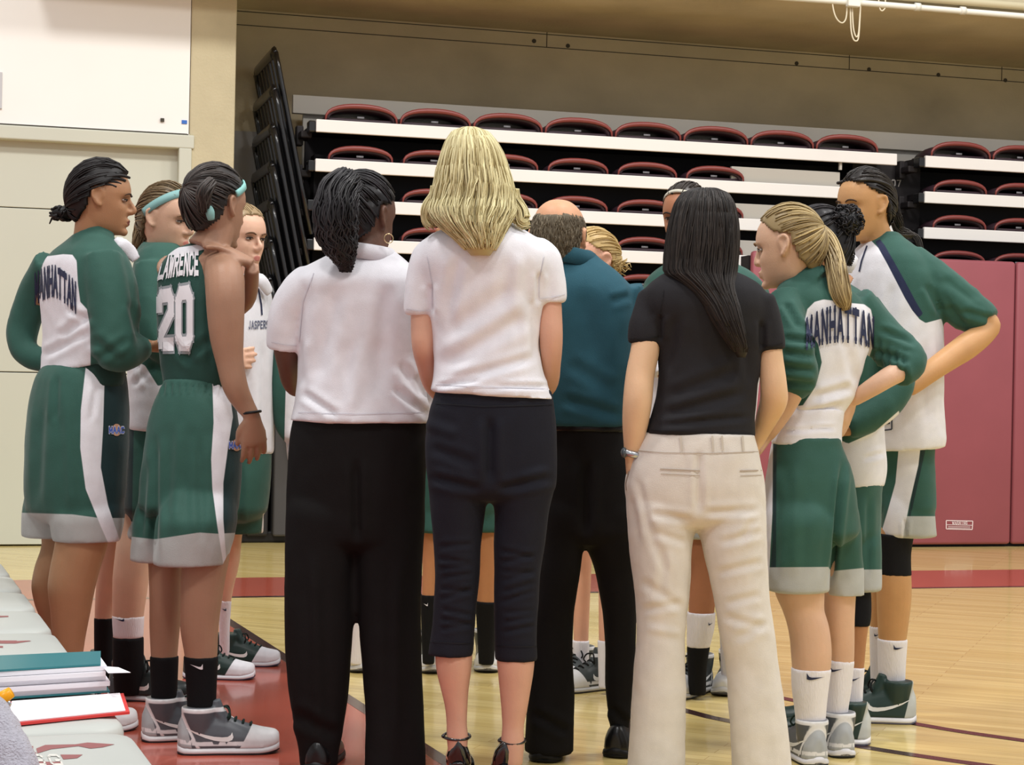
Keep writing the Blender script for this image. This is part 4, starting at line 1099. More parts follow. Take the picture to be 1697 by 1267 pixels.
for k in range(46):
    c = np.array(p.P(104, 354, .02)); a = g.normal(size=3); a /= np.linalg.norm(a); b = a + g.normal(size=3) * .5; b /= np.linalg.norm(b); e = np.array((.038, .033, .022)); h.tube([c + a * e, c + (a + b) / np.linalg.norm(a + b) * e * 1.12, c + b * e], .004, 5, sub=3, r=float(g.random()) * .5)
h.ball(p.P(105, 353, .02), (.038, .032, .022)); h.tube([p.P(95, 355, .02), p.P(86, 362, .02), p.P(82, 371, .02)], [.006, .004, .002], 5)
p.hair(h, lin(20, 18, 18), lin(40, 37, 37), rough=.5)

# --- second player, teal headband, face turned to the huddle
p = Person('light-haired player with a wide teal headband beside the player in profile, partly hidden', 6.3, 200, SKIN_L, lin(205, 130, 118))
p.head(277, 363, 0, 116, -9, 0, 1.0)
p.limb(p.body, [(272, 385, .0, 26), (266, 420, .02, 26), (262, 450, .02, 34)])
tor = [(404, 244, 300), (415, 232, 308), (430, 224, 316), (450, 220, 322), (500, 216, 330), (560, 214, 330), (620, 212, 325), (680, 212, 318), (712, 213, 312)]
p.st(p.body, [(430, 230, 310), (500, 225, 320), (600, 222, 312), (740, 215, 300)], 85, .7, k=.9)
for L, dd in (([(850, 165, 232), (900, 163, 212), (960, 160, 204), (1020, 157, 188), (1080, 160, 184), (1120, 162, 184), (1150, 162, 184)], (0.05, fd(178, 1140) - 6.3)), ([(850, 190, 258), (900, 192, 250), (960, 187, 246), (1020, 187, 238), (1080, 190, 234), (1150, 192, 232)], (-.05, fd(215, 1160) - 6.3))):
    p.leg(p.body, L, 750, dd[0], 1150, dd[1])
sl = [(248, 440, -.12, 26), (244, 500, -.18, 25), (250, 560, -.2, 23), (278, 590, -.16, 19)]
p.limb(p.body, [(248, 440, -.12, 18), (244, 500, -.18, 17), (250, 560, -.2, 15), (300, 595, -.12, 11)]); p.hand(p.P(298, 594, -.12), (1, .2, 0), (0, 1, .2), 1, .6)
p.finish(.0055)
p.eyes(lin(70, 60, 50), lin(120, 92, 68), closed=.55)
mb = MB(); p.st(mb, tor, 85, .7); p.limb(mb, sl); p.limb(mb, [(268, 408, .0, 32), (262, 430, .0, 40)])
jk = p.wear('jacket', mb, M_JACK, .009, 4, COTTON, [(218, 640, 262, 600, 5, -.006), (225, 600, 250, 640, 5, -.006)], {'white': jmask(p, [(200, 590), (240, 605), (262, 640), (330, 610), (330, 760), (190, 760)], [sl], 500), 'pipe': no})
mb = MB(); p.hips(mb, [(690, 212, 305), (740, 208, 306), (800, 206, 304), (840, 204, 300)], 85, (.85, .8)); p.leg(mb, [(820, 205, 268), (860, 204, 264), (893, 203, 260)], 750, 0, 1150, 0, 1.2); p.leg(mb, [(820, 160, 240), (860, 160, 238), (890, 160, 236)], 750, .1, 1150, .1, 1.2)
p.wear('shorts', mb, M_SHORTS, .009, 4, COTTON, (), {'dark': p.pm([(205, 700), (222, 700), (218, 900), (200, 900)]), 'hem': hem_mask([(150, 862), (300, 866)]), 'stripe': no})
sock(p, 'sock', [(1022, 156, 189), (1060, 156, 187), (1110, 157, 186), (1150, 158, 186)], M_SOCKB, 750, .05, 1150, fd(178, 1140) - 6.3)
sock(p, 'sock', [(1019, 186, 239), (1040, 187, 238), (1056, 188, 237)], M_SOCKW, 750, -.05, 1150, fd(215, 1160) - 6.3, (206, 1027, 188, 1024, 5))
sock(p, 'ankle_brace', [(1054, 187, 238), (1080, 187, 238), (1120, 188, 238), (1150, 190, 236)], M_SOCKB, 750, -.05, 1150, fd(215, 1160) - 6.3)
p.shoe(176, 1138, 95, SH_BLK, 1.0); p.shoe(213, 1158, 100, SH_BLK, 1.02)
h = MB(); p.cap(h, .007); p.slick(h, (0, -.95, -.2), 190, .009, seed=6); p.tail(h, [(246, 345, .08, 13), (238, 375, .1, 15), (230, 400, .1, 11), (224, 412, .1, 4)], 50, wave=.003, seed=3)
p.hair(h, lin(96, 80, 58), lin(150, 128, 96))
p.band(38, .014, col=lin(128, 170, 168), zc=.052)

# --- number 20
p = Person('player in a sleeveless green jersey numbered 20, teal hair ties, seen from behind', 5.58, 320, SKIN_D2)
p.head(358, 343, 0, 36, -4, 0, 1.0)
p.limb(p.body, [(362, 365, .0, 31), (356, 390, -.01, 30), (344, 415, -.02, 36)])
tor = [(402, 312, 350), (410, 294, 354), (420, 280, 358), (432, 268, 364), (450, 260, 374), (480, 257, 392), (520, 256, 402), (560, 257, 402), (600, 261, 394), (640, 268, 376)]
p.st(p.body, [(415, 300, 372), (430, 275, 378), (460, 264, 388), (520, 262, 396), (600, 268, 382), (640, 276, 368), (700, 255, 384), (760, 250, 386)], 30, .6, k=.92)
p.limb(p.body, [(354, 432, -.03, 20), (370, 453, -.09, 32), (373, 482, -.13, 32.5), (374, 520, -.14, 31), (376, 560, -.14, 28), (381, 600, -.14, 23), (390, 640, -.14, 21), (404, 668, -.13, 17), (419, 690, -.13, 12.5)], 20)
p.hand(p.P(418, 688, -.13), (.06, .25, -1), (-.4, .9, .1), 1, .55, 1.02, .1)
p.limb(p.body, [(285, 440, .1, 26), (300, 500, .25, 22), (350, 520, .3, 18), (406, 500, .12, 15), (418, 444, -.04, 12)])
p.hand(p.P(417, 438, -.05), (-.82, -.12, .48), (-.45, .1, -.8), -1, .55, 1.0, .16)
L1 = [(860, 228, 312), (925, 245, 306), (960, 247, 303), (1000, 248, 302), (1040, 248, 298), (1085, 250, 294), (1150, 252, 292), (1215, 254, 290)]
L2 = [(860, 288, 392), (925, 302, 380), (960, 300, 373), (1000, 299, 367), (1040, 299, 362), (1085, 306, 360), (1150, 311, 357), (1235, 313, 354)]
dL, dR = fd(272, 1226) - 5.58, fd(334, 1246) - 5.58
p.leg(p.body, L1, 720, .08, 1226, dL); p.leg(p.body, L2, 720, -.06, 1246, dR)
p.finish(.0045, .3)
mb = MB(); p.st(mb, tor, 30, .6)
def trimfn(v, uv, front):
    a = 9 - np.abs(uv[:, 1] - np.interp(uv[:, 0], [285, 320, 352, 400], [413, 408, 400, 395]) - 4) * 1.6
    b = 4.5 - np.abs(uv[:, 0] - np.interp(uv[:, 1], [480, 520, 560, 640], [399, 400, 399, 380]))
    b = np.where(uv[:, 1] > 470, b, -9)
    return np.maximum(np.where(uv[:, 1] < 425, a, -9), b) * p.d / F
jr = p.wear('jersey', mb, M_JERSEY, .008, 4, COTTON, [(300, 600, 350, 560, 7, -.006), (275, 560, 330, 610, 7, -.005), (345, 470, 350, 620, 6, -.006)], {'trim': trimfn})
q = stroke_text('LAWRENCE', th=.24, serif=.25, gap=.2); u, w_ = q[..., 0], q[..., 1]
decal('name_lettering', np.stack([261 + u * 68 + w_ * 8 * (1 - u), 463 - u * 8 - w_ * (33 + 6 * u) - 4 * np.sin(np.pi * u)], -1), jr, M_PRINTW, jr, off=.003)
for nm, th, m, of in (('number_outline', .34, M_PRINTG, .0025), ('number', .24, M_PRINTW, .0035)):
    q = stroke_text('20', th=th, gap=.25, asp=.62); u, w_ = q[..., 0], q[..., 1]
    decal(nm, np.stack([262 + u * 56, 577 - u * 1 - w_ * (92 + 8 * u)], -1), jr, m, jr, off=of, sub=3)
mb = MB(); p.hips(mb, [(628, 271, 375), (640, 267, 378), (660, 256, 388), (700, 243, 397), (740, 237, 402), (790, 231, 402), (840, 227, 398)], 30, (.74, .66))
p.leg(mb, [(800, 229, 322), (860, 222, 312), (900, 218, 304), (929, 216, 296)], 720, .08, 1226, dL, 1.1); p.leg(mb, [(800, 268, 402), (860, 260, 394), (900, 257, 386), (935, 256, 376)], 720, -.06, 1246, dR, 1.1)
strp = [(352, 632), (354, 700), (350, 760), (352, 810), (360, 870), (371, 940), (376, 940), (370, 860), (370, 800), (378, 740), (386, 690), (378, 632)]
dk = [(378, 632), (386, 690), (378, 740), (370, 800), (370, 860), (376, 940), (440, 940), (440, 632)]
wst = [(272 + 12 * k, 634, 270 + 12 * k, 655, 2.5, -.004) for k in range(9)]
so = p.wear('shorts', mb, M_SHORTS, .0075, 4, COTTON, [(258, 720, 256, 930, 6, -.009), (300, 700, 290, 880, 9, .006), (245, 760, 232, 900, 6, -.006), (330, 720, 335, 900, 7, -.005)] + wst,
            {'dark': p.pm(dk), 'hem': hem_mask([(210, 888), (254, 893), (258, 893), (330, 882), (360, 884), (440, 880)]), 'stripe': p.pm(strp)})
emblem(p, 392, 737, 24, so, so)
s1 = sock(p, 'sock', [(1086, 248, 296), (1140, 250, 294), (1215, 253, 292)], M_SOCKB, 720, .08, 1226, dL)
s2 = sock(p, 'sock', [(1085, 304, 362), (1140, 309, 359), (1230, 311, 357)], M_SOCKB, 720, -.06, 1246, dR, (336, 1106, 312, 1099, 7), M_PRINTW)
p.shoe(272, 1226, 72, SH_GREY, 1.0); p.shoe(334, 1247, 80, SH_GREY, 1.04)
mb = MB(); a = p.P(417, 683, -.13); mb.tube(np.array([a + np.array((math.cos(t) * .0265, math.sin(t) * .0265, .004 * math.cos(t))) for t in np.linspace(0, 6.28, 25)[:-1]]), .0045, 6, closed=True); put('wristband', mb, mat('black_rubber', lin(24, 24, 26), rough=.5), p.root, smooth=True)
h = MB(); p.cap(h, .010, noise=.002); p.slick(h, (-.25, -.9, .25), 230, .013, rad=.0028, seed=8)
p.tail(h, [(352, 300, -.13, 9), (340, 316, -.15, 12), (337, 336, -.14, 11), (338, 352, -.125, 6)], 46, rad=.0028, wave=.004, seed=9)
p.hair(h, lin(26, 23, 22), lin(78, 70, 66))
p.band(30, .010, (.12, math.pi - .12), col=lin(140, 196, 190), zc=.052, grow=.017)
mb = MB(); mb.tube([p.P(346, 344, -.118), p.P(348, 352, -.124), p.P(350, 364, -.118)], [.011, .014, .010], 10, sub=3); put('hair_tie', mb, mat('teal_tie', lin(126, 168, 164), rough=.7), p.root, smooth=True)

# --- player beyond number 20, white zip jacket
p = Person('fair player in a white zip jacket facing inward behind the shoulder of number 20', 6.92, 400, lin(222, 178, 152), lin(200, 128, 116))
p.head(402, 394, 0, 132, -5, 0, 1.0)
p.limb(p.body, [(404, 415, .0, 24), (406, 450, .02, 24), (405, 480, .02, 32)])
tor = [(456, 380, 428), (466, 368, 438), (480, 360, 446), (500, 356, 449), (540, 352, 453), (600, 352, 454), (680, 352, 453), (752, 352, 451)]
p.st(p.body, [(480, 365, 440), (600, 360, 445), (780, 360, 440)], 110, .7, k=.9)
dA, dB = fd(372, 1102) - 6.92, fd(330, 1124) - 6.92
p.leg(p.body, [(830, 360, 420), (885, 364, 402), (930, 366, 397), (990, 364, 384), (1040, 364, 380), (1095, 365, 380)], 760, 0, 1100, dA); p.leg(p.body, [(830, 330, 385), (900, 325, 370), (1000, 322, 350), (1110, 322, 342)], 760, 0, 1120, dB)
sl = [(372, 480, -.1, 22), (362, 540, -.14, 21), (370, 590, -.18, 18), (392, 596, -.2, 14)]
p.limb(p.body, [(372, 480, -.1, 16), (362, 540, -.14, 15), (370, 590, -.18, 13), (368, 598, -.2, 9)]); p.hand(p.P(364, 597, -.2), (.9, .2, .1), (0, 1, 0), -1, .9)
sl2 = [(440, 486, .1, 14), (446, 540, .12, 14), (440, 610, .1, 14)]
p.finish(.0055)
p.eyes(lin(60, 50, 44), lin(96, 70, 50), closed=.35)
mb = MB(); p.st(mb, tor, 110, .75); p.limb(mb, sl); p.limb(mb, [(406, 462, .0, 28), (405, 480, .0, 36)])
jk = p.wear('jacket', mb, knit('white_zip_jacket', G_WHITE), .009, 4, COTTON, [(436, 560, 438, 740, 5, -.005), (420, 600, 424, 740, 6, .004)])
decal('zip', line_quads([(428, 478), (433, 505), (434, 522)], 2.4), jk, M_PRINTN, jk)
q = stroke_text('JASPERS', th=.2, serif=.25); decal('chest_lettering', np.stack([412 + q[..., 0] * 33, 545 - q[..., 0] * 1 - q[..., 1] * 13], -1), jk, mat('pale_navy_print', lin(96, 100, 120)), jk, sub=1)
cb = MB(); cb.tube([p.P(418, 458, -.09), p.P(430, 462, -.1), p.P(440, 474, -.08), p.P(447, 486, -.06)], [.02, .026, .026, .02], 12, sub=3, flat=.5); p.wear('collar', cb, knit('white_zip_jacket', G_WHITE), .006, 2)
mb = MB(); p.hips(mb, [(730, 352, 448), (790, 350, 447), (840, 350, 442)], 110, (.85, .8)); p.leg(mb, [(820, 350, 446), (860, 352, 440), (882, 354, 436)], 760, 0, 1100, dA, .9); p.leg(mb, [(820, 325, 400), (880, 322, 390)], 760, 0, 1120, dB) if False else None
p.wear('shorts', mb, M_SHORTS, .009, 4, COTTON, [(400, 770, 396, 870, 5, -.006)], {'dark': no, 'hem': hem_mask([(340, 905), (460, 905)]), 'stripe': p.pm([(436, 850), (441, 850), (441, 885), (433, 885)])})
sock(p, 'sock', [(993, 363, 384), (1040, 363, 381), (1095, 364, 381)], M_SOCKW, 760, 0, 1100, dA, (375, 1010, 365, 1007, 4)); sock(p, 'sock', [(1010, 320, 350), (1060, 320, 346), (1112, 321, 343)], M_SOCKW, 760, 0, 1120, dB)
p.shoe(378, 1101, 92, SH_GT, .92); p.shoe(332, 1123, 92, SH_GT, .92)
h = MB(); p.cap(h, .007); p.slick(h, (0, -.8, .5), 180, .009, seed=12); p.hair(h, lin(140, 116, 84), lin(196, 172, 132))

# --- coach with ponytail, white polo, wide black trousers
p = Person('coach with black wavy ponytail and hoop earring in white polo and wide black trousers', 5.32, 590, SKIN_D3)
p.head(604, 362, 0, 36, -6, 0, 1.02)
p.limb(p.body, [(612, 385, .0, 34), (606, 415, -.02, 34), (600, 440, -.02, 42)])
tor = [(412, 566, 650), (422, 548, 664), (434, 524, 678), (448, 498, 692), (463, 478, 702), (490, 484, 708), (540, 490, 706), (600, 494, 700), (650, 490, 708), (690, 483, 714), (699, 481, 715)]
p.st(p.body, [(430, 545, 668), (470, 505, 695), (560, 505, 695), (690, 505, 690), (780, 495, 690)], 20, .5, k=.9)
sl = [(520, 466, -.02, 34), (500, 484, -.03, 36), (480, 514, -.02, 33), (472, 550, -.01, 31), (470, 578, 0, 29)]
sr = [(684, 478, -.04, 28), (694, 520, -.02, 28), (696, 570, .02, 26)]
p.limb(p.body, [(512, 474, -.02, 18), (484, 520, -.02, 20), (476, 560, 0, 24), (478, 600, .06, 20), (490, 640, .2, 17), (530, 640, .32, 14)])
p.hand(p.P(528, 640, .32), (.8, .5, 0), (0, -.5, 1), 1, .6)
p.limb(p.body, [(694, 480, -.06, 24), (702, 570, 0, 21), (690, 640, .2, 17), (650, 640, .32, 13)]); p.hand(p.P(652, 640, .32), (-.8, .5, 0), (0, -.5, 1), -1, .6)
fL, fR = fd(530, 1272) - 5.32, fd(652, 1276) - 5.32
p.leg(p.body, [(760, 510, 575), (900, 505, 562), (1100, 505, 550), (1250, 512, 546)], 760, 0, 1272, fL); p.leg(p.body, [(760, 600, 690), (900, 612, 680), (1100, 625, 680), (1260, 635, 675)], 760, 0, 1276, fR)
p.finish(.006)
mb = MB(); p.st(mb, tor, 6, .70); p.limb(mb, sl); p.limb(mb, sr)
po = p.wear('polo_shirt', mb, M_POLOW, .008, 9, COTTON, [(560, 470, 520, 640, 14, -.008), (640, 470, 625, 660, 12, -.008), (600, 560, 580, 690, 10, .006), (500, 650, 560, 690, 6, -.008), (660, 600, 705, 660, 8, -.010), (650, 640, 712, 690, 6, -.008), (498, 560, 500, 640, 7, -.006), (690, 620, 712, 660, 5, -.01)])
seams(po, [[(450, 567), (470, 571), (492, 573)], [(520, 452), (502, 500), (496, 566)]], (206, 205, 213)); seams(po, [[(494, 683), (590, 686), (700, 683)]], (206, 205, 213), 'hem_seam')
p.collar(610, 419, -.02, 40, 26, M_POLOW, .95, 5)
mb = MB(); p.hips(mb, [(684, 489, 706), (700, 485, 706), (730, 480, 707), (780, 476, 706), (850, 473, 705), (890, 472, 704)], 5, (.64, .46))
p.leg(mb, [(780, 476, 600), (860, 473, 600), (900, 472, 592), (950, 472, 588), (1050, 473, 585), (1120, 476, 580), (1170, 481, 575), (1210, 488, 568), (1245, 494, 562), (1272, 496, 560)], 760, 0, 1272, fL, .85); p.leg(mb, [(780, 582, 706), (860, 585, 705), (900, 590, 703), (950, 592, 701), (1050, 595, 699), (1120, 601, 699), (1200, 606, 702), (1278, 604, 706)], 760, 0, 1276, fR, .85)
p.wear('trousers', mb, M_BLACKP, .009, 4, CHINO, [(520, 920, 530, 1240, 8, .006), (660, 920, 655, 1260, 8, .006), (590, 760, 592, 900, 7, -.012), (480, 1180, 560, 1220, 10, -.008)])
p.shoe(530, 1272, 5, SH_MAN, .95, True); p.shoe(652, 1276, 8, SH_MAN, .95, True)
mb = MB(); c = np.array(p.P(644, 395, -.075)); mb.tube(np.array([c + np.array((math.cos(t) * .0125, math.cos(t) * .006, math.sin(t) * .0135)) for t in np.linspace(0, 6.28, 25)[:-1]]), .0016, 6, closed=True); put('hoop_earring', mb, mat('gold', lin(232, 205, 160), rough=.2, metal=.9), p.root, smooth=True)
h = MB(); p.cap(h, .012, noise=.003, fr=90); p.slick(h, (-.35, -.72, .62), 240, .014, rad=.003, seed=14)
p.tail(h, [(578, 300, -.10, 26), (562, 320, -.14, 34), (556, 352, -.16, 36), (558, 385, -.16, 33), (566, 412, -.16, 24), (572, 434, -.15, 12), (573, 450, -.14, 4)], 190, rad=.0032, wave=.012, fr=6, seed=15)
p.hair(h, lin(16, 15, 16), lin(54, 52, 55), rough=.36)

# --- blonde coach
p = Person('tall blonde woman from behind in white t-shirt, navy capri trousers and black heels', 5.05, 800, lin(212, 164, 140))
p.head(787, 290, 0, 4, -4, 0, 1.02)
p.limb(p.body, [(792, 320, .0, 33), (798, 360, -.01, 32), (802, 390, -.01, 40)])
tor = [(368, 768, 850), (378, 742, 868), (392, 712, 892), (408, 698, 908), (430, 692, 916), (470, 700, 908), (520, 712, 898), (560, 717, 895), (600, 720, 899), (640, 717, 913, 0, -5), (656, 712, 920, 0, -6)]
p.st(p.body, [(385, 750, 862), (410, 715, 895), (470, 715, 895), (560, 728, 884), (650, 735, 895), (750, 735, 890)], 3, .5, k=.92)
sl = [(730, 414, 0, 28), (712, 428, 0, 30), (702, 455, 0, 28), (696, 490, 0, 26), (694, 522, 0, 25)]; sr = [(882, 414, 0, 28), (900, 428, 0, 30), (908, 455, 0, 28), (913, 480, 0, 26), (914, 502, 0, 26)]
p.limb(p.body, [(716, 418, 0, 20), (702, 470, 0, 19), (701, 525, 0, 20.5), (702, 570, 0, 20), (706, 600, .04, 17), (716, 640, .12, 13), (745, 670, .25, 11)]); p.hand(p.P(742, 668, .25), (.7, .4, -.4), (0, -.6, .4), -1, .6)
p.limb(p.body, [(898, 420, 0, 20), (910, 470, 0, 19), (912, 515, 0, 19.5), (913, 560, 0, 20), (913, 600, .03, 17), (910, 640, .12, 13), (880, 668, .25, 11)]); p.hand(p.P(882, 666, .25), (-.7, .4, -.4), (0, -.6, .4), 1, .6)
fL, fR = fd(760, 1304) - 5.05, fd(838, 1308) - 5.05
CL = [(800, 726, 796), (900, 732, 784), (1000, 732, 776), (1060, 726, 778), (1085, 721, 783), (1110, 723, 781), (1140, 730, 777), (1170, 737, 775), (1200, 740, 774), (1222, 740, 776), (1240, 742, 774), (1262, 744, 772)]
CR = [(800, 828, 905), (900, 832, 890), (1000, 830, 880), (1066, 828, 882), (1090, 823, 886), (1115, 825, 884), (1145, 828, 879), (1180, 831, 873), (1205, 832, 868), (1228, 830, 869), (1246, 830, 868), (1266, 832, 866)]
p.leg(p.body, CL, 760, 0, 1304, fL); p.leg(p.body, CR, 760, 0, 1308, fR)
# feet sloping down in the heels
for (x0, y0, x1, y1, f_) in ((757, 1250, 760, 1272, fL), (849, 1254, 838, 1282, fR)):
    p.limb(p.body, [(x0, y0, f_ - .01, 18), ((x0 + x1) / 2, (y0 + y1) / 2 - 2, f_ + .05, 20), (x1, y1 - 3, f_ + .12, 19), (x1, y1 - 6, f_ + .17, 14)])
p.finish(.005, .3)
mb = MB(); p.st(mb, tor, 3, .70); p.limb(mb, sl); p.limb(mb, sr)
ts = p.wear('t_shirt', mb, M_TEEW, .0075, 9, COTTON, [(730, 560, 860, 470, 14, -.006), (725, 610, 880, 520, 12, -.007), (740, 635, 890, 590, 7, -.007), (760, 420, 740, 540, 9, -.006), (880, 480, 890, 600, 8, -.006), (860, 420, 850, 520, 10, .005), (722, 640, 800, 630, 4, -.006), (820, 640, 912, 640, 4, -.006), (712, 470, 716, 520, 5, -.008), (894, 450, 892, 505, 5, -.008)])
seams(ts, [[(674, 512), (694, 515), (714, 515)], [(894, 495), (915, 493), (936, 488)], [(708, 425), (716, 470), (716, 510)], [(902, 425), (894, 465), (894, 494)]], (208, 207, 215)); seams(ts, [[(722, 637), (800, 641), (908, 644)]], (208, 207, 215), 'hem_seam')
mb = MB(); p.hips(mb, [(642, 723, 914), (655, 720, 917), (680, 711, 920), (710, 706, 923), (760, 704, 924), (800, 707, 922), (806, 708, 921)], 0, (.64, .52))
p.leg(mb, [(720, 706, 818), (770, 706, 815), (815, 709, 808), (850, 712, 803), (900, 716, 798), (950, 718, 795), (1000, 717, 791), (1040, 715, 787), (1070, 711, 786), (1085, 709, 785)], 760, 0, 1304, fL); p.leg(mb, [(720, 804, 923), (770, 806, 923), (815, 814, 918), (850, 820, 910), (900, 818, 903), (950, 819, 896), (1000, 818, 893), (1040, 819, 891), (1070, 820, 890), (1093, 820, 890)], 760, 0, 1308, fR)
kn = []
g = np.random.default_rng(2)
for k in range(9): y = 905 + 17 * k + g.normal() * 3; kn += [(722 + g.random() * 10, y, 785, y + g.normal() * 10, 4, -.004), (824 + g.random() * 10, y + 6, 888, y + g.normal() * 10, 4, -.004)]
cp = p.wear('capri_trousers', mb, M_NAVYP, .0075, 3, CHINO, kn + [(812, 690, 812, 800, 8, -.012), (710, 790, 800, 812, 7, -.008), (822, 812, 918, 790, 7, -.008), (712, 740, 790, 770, 8, -.005), (700, 700, 760, 720, 8, .004)])
decal('waistband_seam', line_quads([(722, 668), (800, 673), (915, 670)], 1.6), cp, mat('navy_stitch', lin(14, 15, 22)), cp, sub=1)
decal('hem_seam', line_quads([(713, 1064), (785, 1066)], 1.4) + line_quads([(822, 1070), (889, 1071)], 1.4), cp, mat('navy_stitch', lin(14, 15, 22)), cp, sub=1)
# black patent heels with ankle straps
M_PAT = mat('black_patent', lin(10, 9, 11), rough=.08, spec=.6, coat=.8)
for (x0, yt, f_, xs, ys, sw) in ((760, 1222, fL, 757, 1219, 22), (836, 1226, fR, 849, 1226, 21)):
    yb = 1304 if x0 < 800 else 1308
    hs = MB(); o = lambda x, y, d_: p.P(x, y, f_ + d_)
    R = []
    for (y, w, dc) in ((yt, 3, -.028), (yt + 6, 9, -.030), (yt + 16, 16, -.030), (yt + 28, 20, -.026), (yt + 40, 21, -.02), (yt + 48, 19, -.012)):
        a = np.linspace(math.pi * 1.0, math.pi * 2.0, 13); r = w * (p.d + f_) / F
        c = o(x0, y, dc + .025); out = [c + np.array((math.cos(t) * r, math.sin(t) * .032, 0)) for t in a]; inn = [c + np.array((math.cos(t) * r * .88, math.sin(t) * .027, 0)) for t in a[::-1]]
        R.append(out + inn)
    hs.rings(R[::-1])
    sh = put('high_heel', hs, M_PAT, p.root, smooth=True)
    w = MB(); w.tube([o(x0, yt + 44, -.015), o(x0, yt + 56, -.022), o(x0, yb, -.026)], [.022, .010, .0065], 10, sub=3); put('stiletto', w, M_PAT, sh, smooth=True)
    w = MB(); g0 = o(x0, yb, -.02); g0[2] = 0
    w.tube([o(x0, yt + 44, -.02), o(x0 - 1, yt + 50, .04), g0 + np.array((0, .14, .018)), g0 + np.array((0, .2, .012)), g0 + np.array((0, .25, .012))], [.026, .030, .036, .038, .012], 14, sub=3, flat=.35, up=(0, .1, 1)); put('shoe_sole', w, M_PAT, sh, smooth=True)
    w = MB(); w.tube([g0 + np.array((0, .15, .035)), g0 + np.array((0, .2, .03)), g0 + np.array((0, .25, .018))], [.040, .040, .014], 14, sub=3, up=(1, 0, 0)); put('toe_box', w, M_PAT, sh, smooth=True)
    c = o(xs, ys, .002); w = MB(); r = sw * (p.d + f_) / F
    w.tube(np.array([c + np.array((math.cos(t) * r, math.sin(t) * r * .95, .004 * math.sin(t))) for t in np.linspace(0, 6.28, 33)[:-1]]), .0042, 8, closed=True); w.ball(c + np.array((-r, -.006, 0)), (.006, .008, .006)); put('ankle_strap', w, M_PAT, sh, smooth=True)
h = MB()
HB = [(212, 766, 792, -.02), (218, 752, 808, -.025), (230, 742, 820, -.03), (250, 734, 832, -.035), (280, 726, 842, -.035), (310, 721, 850, -.035), (335, 716, 852, -.035), (350, 713, 852, -.05), (362, 718, 846, -.068), (374, 728, 839, -.088), (387, 743, 833, -.105), (400, 758, 827, -.120), (412, 769, 821, -.132), (423, 779, 813, -.138)]
p.fall(h, HB, 0, 1.12, 900, .0018, .009, 1.8, 21, ends=(.88, 1.0))
for pts in ([(722, 325, -.04, 8), (713, 345, -.06, 9), (712, 362, -.06, 8), (722, 374, -.07, 5)], [(852, 330, -.03, 8), (862, 350, -.05, 9), (866, 366, -.06, 8), (878, 366, -.06, 3)]):
    p.tail(h, [(a, b - 18, c, r) for a, b, c, r in pts[:1]] + [(a, b, c, r * 1.25) for a, b, c, r in pts[:-1]] + [(pts[-1][0], pts[-1][1], pts[-1][2], pts[-1][3] * 1.4)], 90, .0017, .012, seed=int(pts[0][0]), fr=.7, base=False)
p.hair(h, lin(156, 139, 90), lin(238, 229, 182), rough=.45)

# --- bald coach
p = Person('balding man from behind in a teal polo shirt and black trousers', 5.5, 955, lin(212, 158, 122))
p.head(926, 396, 0, 18, -4, 0, 1.02)
p.limb(p.body, [(930, 410, .0, 33), (938, 430, -.01, 34), (944, 450, -.01, 44)])
tor = [(414, 918, 978), (424, 908, 990), (436, 892, 1006), (448, 878, 1022), (462, 866, 1036), (478, 858, 1048), (510, 858, 1052), (570, 868, 1050), (630, 878, 1048), (680, 888, 1042), (706, 894, 1038)]
p.st(p.body, [(430, 905, 995), (470, 875, 1030), (560, 885, 1030), (690, 920, 1010)], 8, .6, k=.9)
sl = [(880, 478, 0, 34), (866, 530, .0, 32), (864, 560, 0, 30)]; sr = [(1034, 478, 0, 32), (1050, 530, .02, 31), (1052, 570, .04, 30)]
p.limb(p.body, [(880, 480, 0, 26), (864, 560, 0, 24), (870, 640, .15, 19), (910, 650, .3, 15)]); p.hand(p.P(906, 650, .3), (.8, .4, 0), (0, -.4, 1), 1, .6)
p.limb(p.body, [(1034, 480, 0, 26), (1052, 570, .04, 23), (1044, 640, .15, 19), (1010, 650, .3, 15)]); p.hand(p.P(1012, 650, .3), (-.8, .4, 0), (0, -.4, 1), -1, .6)
fL, fR = fd(908, 1257) - 5.5, fd(1030, 1250) - 5.5
p.leg(p.body, [(760, 915, 975), (1000, 905, 945), (1240, 895, 930)], 760, 0, 1257, fL); p.leg(p.body, [(760, 985, 1030), (1000, 1005, 1045), (1240, 1020, 1040)], 760, 0, 1250, fR)
p.finish(.006)
mb = MB(); p.st(mb, tor, 8, .72); p.limb(mb, sl); p.limb(mb, sr)
p.wear('polo_shirt', mb, M_TEALP, .009, 4, COTTON, [(960, 470, 1000, 640, 16, -.006), (1010, 500, 1046, 490, 6, -.006), (930, 660, 1030, 690, 8, -.008), (940, 600, 1020, 650, 10, -.006)])
p.collar(946, 425, -.01, 38, 28, M_TEALP, .95, 7)
mb = MB(); p.hips(mb, [(700, 912, 1032), (730, 912, 1036), (780, 908, 1044), (850, 904, 1052), (880, 902, 1056)], 0, (.75, .55))
p.leg(mb, [(780, 906, 985), (860, 902, 984), (905, 900, 968), (950, 893, 962), (986, 889, 956), (1058, 882, 950), (1100, 877, 950), (1147, 873, 952), (1200, 871, 951), (1246, 869, 950)], 760, 0, 1257, fL); p.leg(mb, [(780, 955, 1046), (860, 960, 1056), (905, 970, 1057), (937, 983, 1056), (990, 994, 1056), (1071, 1003, 1053), (1130, 1003, 1049), (1180, 1008, 1045), (1214, 1012, 1042), (1240, 1011, 1040)], 760, 0, 1250, fR)
p.wear('trousers', mb, M_BLACKP, .009, 3, CHINO, [(972, 760, 972, 890, 8, -.012), (880, 1180, 945, 1215, 7, -.008), (1010, 1170, 1040, 1200, 6, -.008)])
